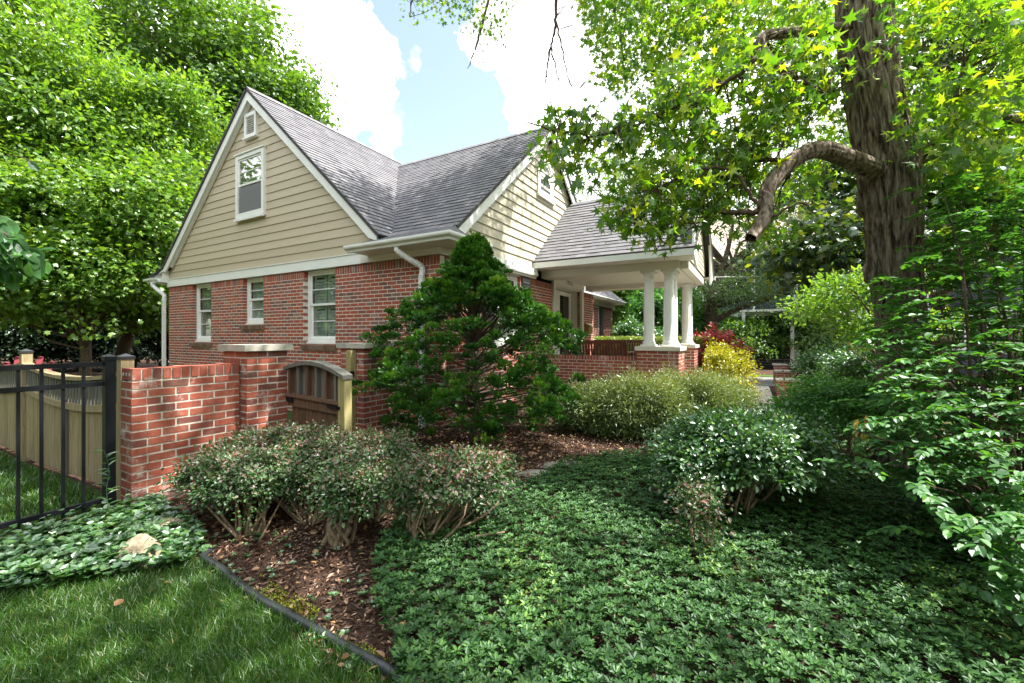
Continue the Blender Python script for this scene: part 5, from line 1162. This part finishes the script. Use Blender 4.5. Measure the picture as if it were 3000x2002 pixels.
gen('gold_spirea', 'golden yellow spirea beside the walkway', 2105, 8.8, 1.42, .62, 330, 44, .07, .045, OVAL, L_yellow)
gen('gold_spirea', 'golden yellow spirea half hidden behind the porch corner', 2020, 10.2, 1.5, .5, 120, 40, .07, .045, OVAL, L_yellow)
gen('japanese_maple', 'red leaved Japanese maple mound beyond the golden shrub', 2085, 12.2, 1.75, .72, 240, 50, .09, .085, MAPLE, L_red)
gen('rounded_shrub', 'rounded pale green shrub between bench and viburnum', 1850, 14.5, 1.95, .95, 240, 50, .10, .09, OVAL, L_green)
gen('viburnum_shrub', 'big viburnum filling the gap behind the porch columns', 1900, 17.5, 3.6, 1.8, 520, 60, .17, .13, OVAL, L_euo)
gen('viburnum_shrub', 'viburnum seen between the paired columns and the far ones', 2010, 18.5, 3.2, 1.4, 280, 60, .17, .13, OVAL, L_euo)
HG = empty('clipped_hedge', gb(1800, d=13), 'low flat topped yellow green hedge behind the porch benches', 'hedge')
n = 26000; P = np.stack([rng.uniform(-4.6, -1.0, n), 12.9+rng.uniform(0, .8, n), -.2+1.62*rng.random(n)**.25], 1)
leaves('foliage', P, unit(rng.normal(size=(n, 3))*.6+[0, 0, .8]), rdir(n), .05, OVAL, leaf_mat('hedge_leaf', [(0, (.10, .18, .01)), (1, (.25, .32, .03))], .35), HG)
gen('walkway_shrub', 'loose green shrub behind the walkway piers', 2455, 9.8, 1.45, .75, 300, 44, .09, .06, OVAL, L_green)
gen('walkway_shrub', 'taller green shrub right of the walkway piers', 2560, 8.6, 1.5, .8, 260, 44, .09, .06, OVAL, L_green)
gen('orange_tipped_shrub', 'low shrub with orange tipped leaves touching the nearest walkway pier', 2420, 8.3, .72, .52, 230, 40, .06, .05, OVAL, leaf_mat('orange_tip_leaf', [(0, (.06, .12, .02)), (.5, (.16, .18, .04)), (.8, (.36, .24, .08)), (1, (.42, .16, .07))], .3))
gen('orange_tipped_shrub', 'low shrub with orange tipped leaves, farther from the pier', 2560, 7.4, .55, .6, 180, 40, .06, .05, OVAL, bpy.data.materials['orange_tip_leaf'])
gen('dark_hedge_shrub', 'dark green mound below the orange tipped leaves', 2480, 6.8, .55, .72, 300, 40, .07, .045, OVAL, L_euo)
for i, (px, d, h, r) in enumerate([(2160, 23.5, 2.6, 1.9), (2330, 23, 3.1, 1.9), (2480, 22.5, 2.8, 1.8), (2650, 22, 3.2, 2)]):
    gen('foundation_shrub', ['dark shrub before the blue house, leftmost', 'dark shrub under the long low window of the blue house', 'dark shrub before the blue house, behind the piers', 'dark shrub before the blue house, rightmost'][i], px, d, h, r, 260, 60, .2, .13, OVAL, L_maple, group='shrubs along the blue house', stem=m_bark2)
# hostas behind the fence
for i, (px, d, lb) in enumerate([(285, 5.3, 'variegated hosta right of the black fence post'), (215, 5.6, 'variegated hosta left of the black fence post'), (20, 6.0, 'pale hosta clump at the far left behind the fence')]):
    b = gb(px, d=d); Hs = empty('hosta_plant', b, lb, 'plant', 'hostas behind the wooden fence'); n = 46; a = rng.random(n)*6.283; el_ = rng.uniform(.2, 1.2, n)
    T = np.stack([np.cos(a)*np.cos(el_*.5), np.sin(a)*np.cos(el_*.5), np.sin(el_*.5)], 1); P = b+T*rng.uniform(.1, .32, (n, 1))*[1, 1, 1.2]+[0, 0, .62]
    leaves('foliage', P, unit(np.array([0, 0, 1])+T*-.3+rng.normal(size=(n, 3))*.3), T+[0, 0, -.5], .2, WIDE, L_hosta, Hs)
    mb = MB()
    for q in P[::2]: mb.tube([b, (b+q)/2, q], .006, 4)
    mb.build('stalks', L_hosta, Hs)

# ---------------------------------------------------------------- winged euonymus at the right edge
EB = gb(2960, d=2.7); EU = empty('winged_euonymus', EB, 'spreading shrub with tiers of oval green leaves filling the right edge', 'shrub')
zp = [(2680, 590), (2780, 540), (3100, 500), (3100, 2050), (3000, 1860), (2930, 1700), (2850, 1640), (2720, 1560), (2690, 1470), (2560, 1390), (2610, 1330), (2490, 1290), (2500, 1180), (2560, 1100), (2470, 1010), (2560, 930), (2520, 830), (2640, 800), (2720, 690)]
zp = np.array(zp, float); S = []
while len(S) < 1150:
    x = rng.uniform(2380, 3100); y = rng.uniform(500, 2050)
    if in_poly(np.array([x]), np.array([y]), zp)[0]:
        dm = np.interp(y, [500, 900, 1300, 1700, 2050], [3.6, 3.3, 2.6, 2.0, 1.8])*np.interp(x, [2400, 3100], [1.05, .95]); S.append((x, y, max(dm+rng.uniform(-.35, .9), 1.75)))
    
tips = np.array([at(*q) for q in S]+[at(2400, 1348, 2.75), at(2520, 1345, 2.7), at(2440, 1180, 3.1), at(2540, 1240, 2.8), at(2480, 1000, 3.4), at(2660, 770, 3.9), at(2600, 560+20, 3.9), at(2560, 1560, 2.5)])
m = tips[:, 2] > .12; tips = tips[m]
lp, ln, lt, ls = [], [], [], []; tw = MB(); low = np.array([EB[0], EB[1], .3])
for t in tips:
    o = t-np.array([EB[0], EB[1], t[2]*.8]); o[2] = 0; o = unit(o+rng.normal(size=3)*[.5, .5, 0]); L = random.uniform(.2, .36); sag = random.uniform(-.05, .22)
    st = t-o*L+[0, 0, sag*L]; npair = int(L/.036); side = np.cross(o, [0, 0, 1.])
    for i in range(npair):
        f = (i+.5)/npair; p = st+(t-st)*f+[0, 0, .03*math.sin(f*3)]
        for sg in (-1, 1):
            lp.append(p); tt = o*.75+side*sg*.8+np.array([0, 0, -.25])+rng.normal(size=3)*.22; lt.append(tt); ln.append(np.array([0, 0, 1])+rng.normal(size=3)*.3+side*sg*.15); ls.append(random.uniform(.036, .06)*(1-.3*abs(f-.5)))
    lp.append(t); lt.append(o+np.array([0, 0, -.3])); ln.append([0, 0, 1]); ls.append(.05)
    tw.tube([st, (st+t)/2+[0, 0, .02], t], [.0032, .0024, .0014], 4)
leaves('foliage', np.array(lp), np.array(ln), np.array(lt), np.array(ls), WIDE, L_euo, EU, .8)
for i in rng.choice(len(tips), 70, False):
    t = tips[i]; st = np.array([EB[0], EB[1], 0])+[*(rng.normal(size=2)*.08), 0]; mid = st*.5+t*.5; mid[2] = st[2]+(t[2])*.72
    tw.tube(curve([st, mid, t], 5), np.linspace(random.uniform(.007, .014), .003, 11), 5)
tw.build('branches', m_bark2, EU, True)
C = np.array([at(2530, 1240, 2.75), at(2515, 1270, 2.75), at(2540, 1225, 2.75), at(2490, 1000, 3.3)]); C = np.repeat(C, 3, 0)+rng.normal(size=(12, 3))*.015
leaves('dead_leaves', C, rdir(12), np.tile([0, 0, -1.], (12, 1))+rng.normal(size=(12, 3))*.3, .06, OVAL, leaf_mat('dead_orange_leaf', [(0, (.4, .2, .05)), (1, (.55, .33, .1))], .3), EU)

# ---------------------------------------------------------------- ground cover, grass, litter (stuff)
def plan_scatter(polypx, dens, zref=0.0, dmax=9, extra=None):
    P2 = np.array([gp(a, max(b, 1010)) for a, b in polypx]) if extra is None else np.array(extra, float)
    A = (P2[:, 0].max()-P2[:, 0].min())*(P2[:, 1].max()-P2[:, 1].min()); n = int(A*dens); x = rng.uniform(P2[:, 0].min(), P2[:, 0].max(), n); y = rng.uniform(P2[:, 1].min(), P2[:, 1].max(), n)
    m = in_poly(x, y, P2); x, y = x[m], y[m]; u, v, d = proj(np.stack([x, y, gz(x, y)+.1], 1)); m = (d > .9) & (u > -250) & (u < 3300) & (v < 2300) & (d < dmax)
    return x[m], y[m]
def fade(x, y, s=1.2, t=.0, seed=0.):
    return np.array([mnoise.noise(Vector((a*s+seed, b*s, .3)))+.5*mnoise.noise(Vector((a*s*3+seed, b*s*3, 1.3))) for a, b in zip(x, y)]) > t
def whorls(x, y, h0, h1, nlf, size, tilt=.45):
    n = len(x); z = gz(x, y)+rng.uniform(h0, h1, n); a0 = rng.random(n)*6.283; ax = unit(np.stack([rng.normal(size=n)*.28, rng.normal(size=n)*.28, np.ones(n)], 1))
    P, N, T, S = [], [], [], []; sz = size*(.75+.5*rng.random(n))
    for k in range(nlf):
        a = a0+k*6.283/nlf*(1 if nlf != 4 else 1)+rng.normal(size=n)*.2; tl = tilt*(.2+1.1*((k % 2)*.6+.4*rng.random(n)))
        t = np.stack([np.cos(a), np.sin(a), tl], 1)+ax*.15; P.append(np.stack([x, y, z], 1)+unit(t)*.004); T.append(t); N.append(ax+rng.normal(size=(n, 3))*.12); S.append(sz*(.8+.3*rng.random(n)))
    return np.concatenate(P), np.concatenate(N), np.concatenate(T), np.concatenate(S)
vp = [(1180, 2100), (1140, 1900), (1090, 1780), (1100, 1660), (1180, 1560), (1380, 1500), (1560, 1440), (1640, 1370), (1780, 1345), (1960, 1330), (2300, 1310), (2700, 1290), (3300, 1330), (3600, 2400), (2300, 2900), (1200, 2900)]
x, y = plan_scatter(vp, 1750, dmax=7); hole = np.array([mnoise.noise(Vector((a*1.1+5, b*1.1, 0))) for a, b in zip(x, y)]) < .60; x, y = x[hole], y[hole]
hm = np.array([.5+.5*mnoise.noise(Vector((a*.9, b*.9, 4))) for a, b in zip(x, y)])
dd = proj(np.stack([x, y, x*0], 1))[2]; kp = rng.random(len(x)) < np.interp(dd, [1.5, 3, 6], [1, .85, .55]); x, y, hm = x[kp], y[kp], hm[kp]
Pw = whorls(x, y, .02, .10, 6, .029); Pw[0][:, 2] += np.tile(hm*.07, 6)
patch = np.tile(np.array([mnoise.noise(Vector((a*1.6+9, b*1.6, 2))) for a, b in zip(x, y)]), 6)
rv = (rng.random(len(Pw[0]))*.86+.35*(patch > .3)*rng.random(len(Pw[0]))).clip(0, 1)
tag(leaves('vinca_ground_cover', *Pw[:3], Pw[3], OVAL, L_vinca, None, .95, rv), 'glossy dark green vinca carpeting the ground in the foreground', 'ground cover', kind='stuff')
ip = [(-300, 1530), (0, 1505), (180, 1470), (330, 1455), (470, 1490), (560, 1540), (600, 1620), (560, 1665), (450, 1690), (250, 1725), (0, 1765), (-400, 1800)]
x, y = plan_scatter(ip, 1000); m = x > -4.35; x, y = x[m], y[m]; a = whorls(x, y, .03, .10, 5, .042)
x2, y2 = plan_scatter(ip, 330); m = x2 > -4.42; x2, y2 = x2[m], y2[m]; n = len(x2); b_ = (np.stack([x2, y2, rng.uniform(.05, .17, n)], 1), unit(np.array([0, 0, 1])+rng.normal(size=(n, 3))*.3), rdir(n)*[1, 1, .2], rng.uniform(.03, .058, n))
tag(leaves('creeping_ivy', *[np.concatenate([p, q]) for p, q in zip(a, b_)], WIDE, L_ivy, None, .85), 'bed of mixed creeper and ivy leaves along the foot of the black fence', 'ground cover', kind='stuff')
# weeds sprinkled over the mulch
wp = [(560, 1600), (620, 1500), (900, 1600), (1130, 1620), (1120, 1800), (1200, 2050), (1100, 2050), (800, 1800), (640, 1690)]
x, y = plan_scatter(wp, 120); m = fade(x, y, 2, .05); x, y = x[m], y[m]; a = whorls(x, y, .01, .03, 4, .022)
tag(leaves('small_weeds', *a[:3], a[3], WIDE, L_ivy, None, 1.1), 'small clover like weeds scattered over the bare mulch', 'weeds', kind='stuff')
# moss along the edging
mp = [(620, 1660), (760, 1690), (900, 1770), (1010, 1850), (1080, 1900), (1150, 1950), (1120, 1965), (1000, 1900), (880, 1835), (760, 1765), (680, 1715)]
x, y = plan_scatter(mp, 26000); m = fade(x, y, 4.5, .06, 3); x, y = x[m], y[m]; n = len(x)
tag(leaves('moss', np.stack([x, y, gz(x, y)+rng.uniform(0, .018, n)], 1), unit(rng.normal(size=(n, 3))*.5+[0, 0, .6]), rdir(n)*[1, 1, .4]+[0, 0, .3], .009, DIAM, L_moss, None, 1.2), 'yellow green moss tufts beside the black edging', 'moss', kind='stuff')
# mulch chips and dead leaves
cpoly = [(560, 1560), (450, 1500), (900, 1330), (1200, 1240), (1900, 1235), (2300, 1260), (2400, 1350), (1800, 1420), (1500, 1500), (1250, 1560), (1250, 2100), (1150, 2100), (620, 1680)]
x, y = plan_scatter(cpoly, 3600, dmax=8); dd = proj(np.stack([x, y, x*0], 1))[2]; n = len(x)
tag(leaves('mulch_chips', np.stack([x, y, gz(x, y)+rng.uniform(.002, .016, n)], 1), unit(rng.normal(size=(n, 3))*.45+[0, 0, 1]), rdir(n)*[1, 1, .25], rng.uniform(.015, .05, n), DIAM, L_chip, None, rng.uniform(.25, .7, n)), 'shredded brown bark mulch covering the bed', 'mulch', kind='stuff')
x, y = plan_scatter(cpoly+[], 42, dmax=7); x2, y2 = plan_scatter([(0, 1800), (1500, 1300), (3000, 1500), (2600, 2200), (0, 2200)], 5); x, y = np.concatenate([x, x2]), np.concatenate([y, y2]); n = len(x)
tag(leaves('fallen_leaves', np.stack([x, y, gz(x, y)+rng.uniform(.012, .05, n)], 1), unit(rng.normal(size=(n, 3))*.5+[0, 0, 1]), rdir(n)*[1, 1, .3], rng.uniform(.025, .06, n), OVAL, L_dry, None, 1.2), 'scattered dry tan leaves lying on mulch and lawn', 'dead leaves', kind='stuff')
# grass
def grass(name, x, y, h, w, label):
    n = len(x); T = np.stack([rng.normal(size=n)*.42+.15*np.sin(y*5), rng.normal(size=n)*.42+.15*np.cos(x*4), np.ones(n)], 1); a = rng.random(n)*6.283; N = np.stack([np.cos(a), np.sin(a), .1*np.ones(n)], 1)
    tag(leaves(name, np.stack([x, y, gz(x, y)], 1), N, T, h*(.6+.6*rng.random(n)), BLADE, L_grass, None, w/h), label, 'grass', kind='stuff')
x, y = plan_scatter(None, 14000, dmax=4.5, extra=lawn_poly); ep = np.array(E)
dmin = np.min(np.hypot(x[:, None]-ep[None, :, 0], y[:, None]-ep[None, :, 1]), 1); dd = proj(np.stack([x, y, x*0], 1))[2]
kp = rng.random(len(x)) < np.interp(dd, [1.2, 2.5], [1, .7]); grass('lawn_grass', x[kp], y[kp], .062, .0042, 'short green lawn grass in the left foreground')
x, y = plan_scatter(None, 3800, dmax=12, extra=[(-11, 1.45), (-4.7, 1.45), (-4.6, .3), (-4.6, -2), (-11, -2)]); grass('yard_grass', x, y, .085, .007, 'longer bright grass behind the black fence')
x, y = plan_scatter([(640, 1680), (820, 1650), (900, 1700), (860, 1770), (760, 1740)], 1100); m = fade(x, y, 3, .1, 7); grass('grass_tuft', x[m], y[m], .05, .003, 'thin tufts of grass sprouting in the mulch by the edging')
# tall weed in front of the fence post
WB = np.array([*gp(322, 1520), 0]); WD = empty('tall_weed', WB, 'slender tall weed with narrow leaves before the black fence post', 'plant')
d0 = 3.2; sp = curve([at(322, 1520, d0), at(312, 1440, d0), at(320, 1380, d0), at(306, 1320, d0)], 8); MB().tube(sp, np.linspace(.0035, .0012, len(sp)), 5).build('stem', L_ivy, WD)
n = 22; P = np.array([sp[int(i)] for i in np.linspace(2, len(sp)-1, n)]); a = rng.random(n)*6.283
leaves('foliage', P, np.tile([0, 0, 1.], (n, 1)), np.stack([np.cos(a), np.sin(a), rng.uniform(-.1, .5, n)], 1), .085, OVAL, L_ivy, WD, .4)
# broad leaves at the foot of the wall
for i, (px, py) in enumerate([(455, 1500), (590, 1480)]):
    b = np.array([*gp(px, py+25), 0]); Bp = empty('broadleaf_seedling', b, ['broad heart leaved seedling at the foot of the brick wall', 'broad leaved seedling at the barberry edge near the wall'][i], 'plant'); n = 9; a = rng.random(n)*6.283
    P = b+np.stack([np.cos(a)*.08, np.sin(a)*.08, rng.uniform(.05, .14, n)], 1); leaves('foliage', P, unit(np.array([.3, -.4, 1])+rng.normal(size=(n, 3))*.25), np.stack([np.cos(a), np.sin(a), a*0], 1), .06, WIDE, L_ivy, Bp, 1.15)
    mb = MB()
    for q in P: mb.tube([b, (b+q)/2+[0, 0, .02], q], .0018, 4)
    mb.build('stalks', L_ivy, Bp)
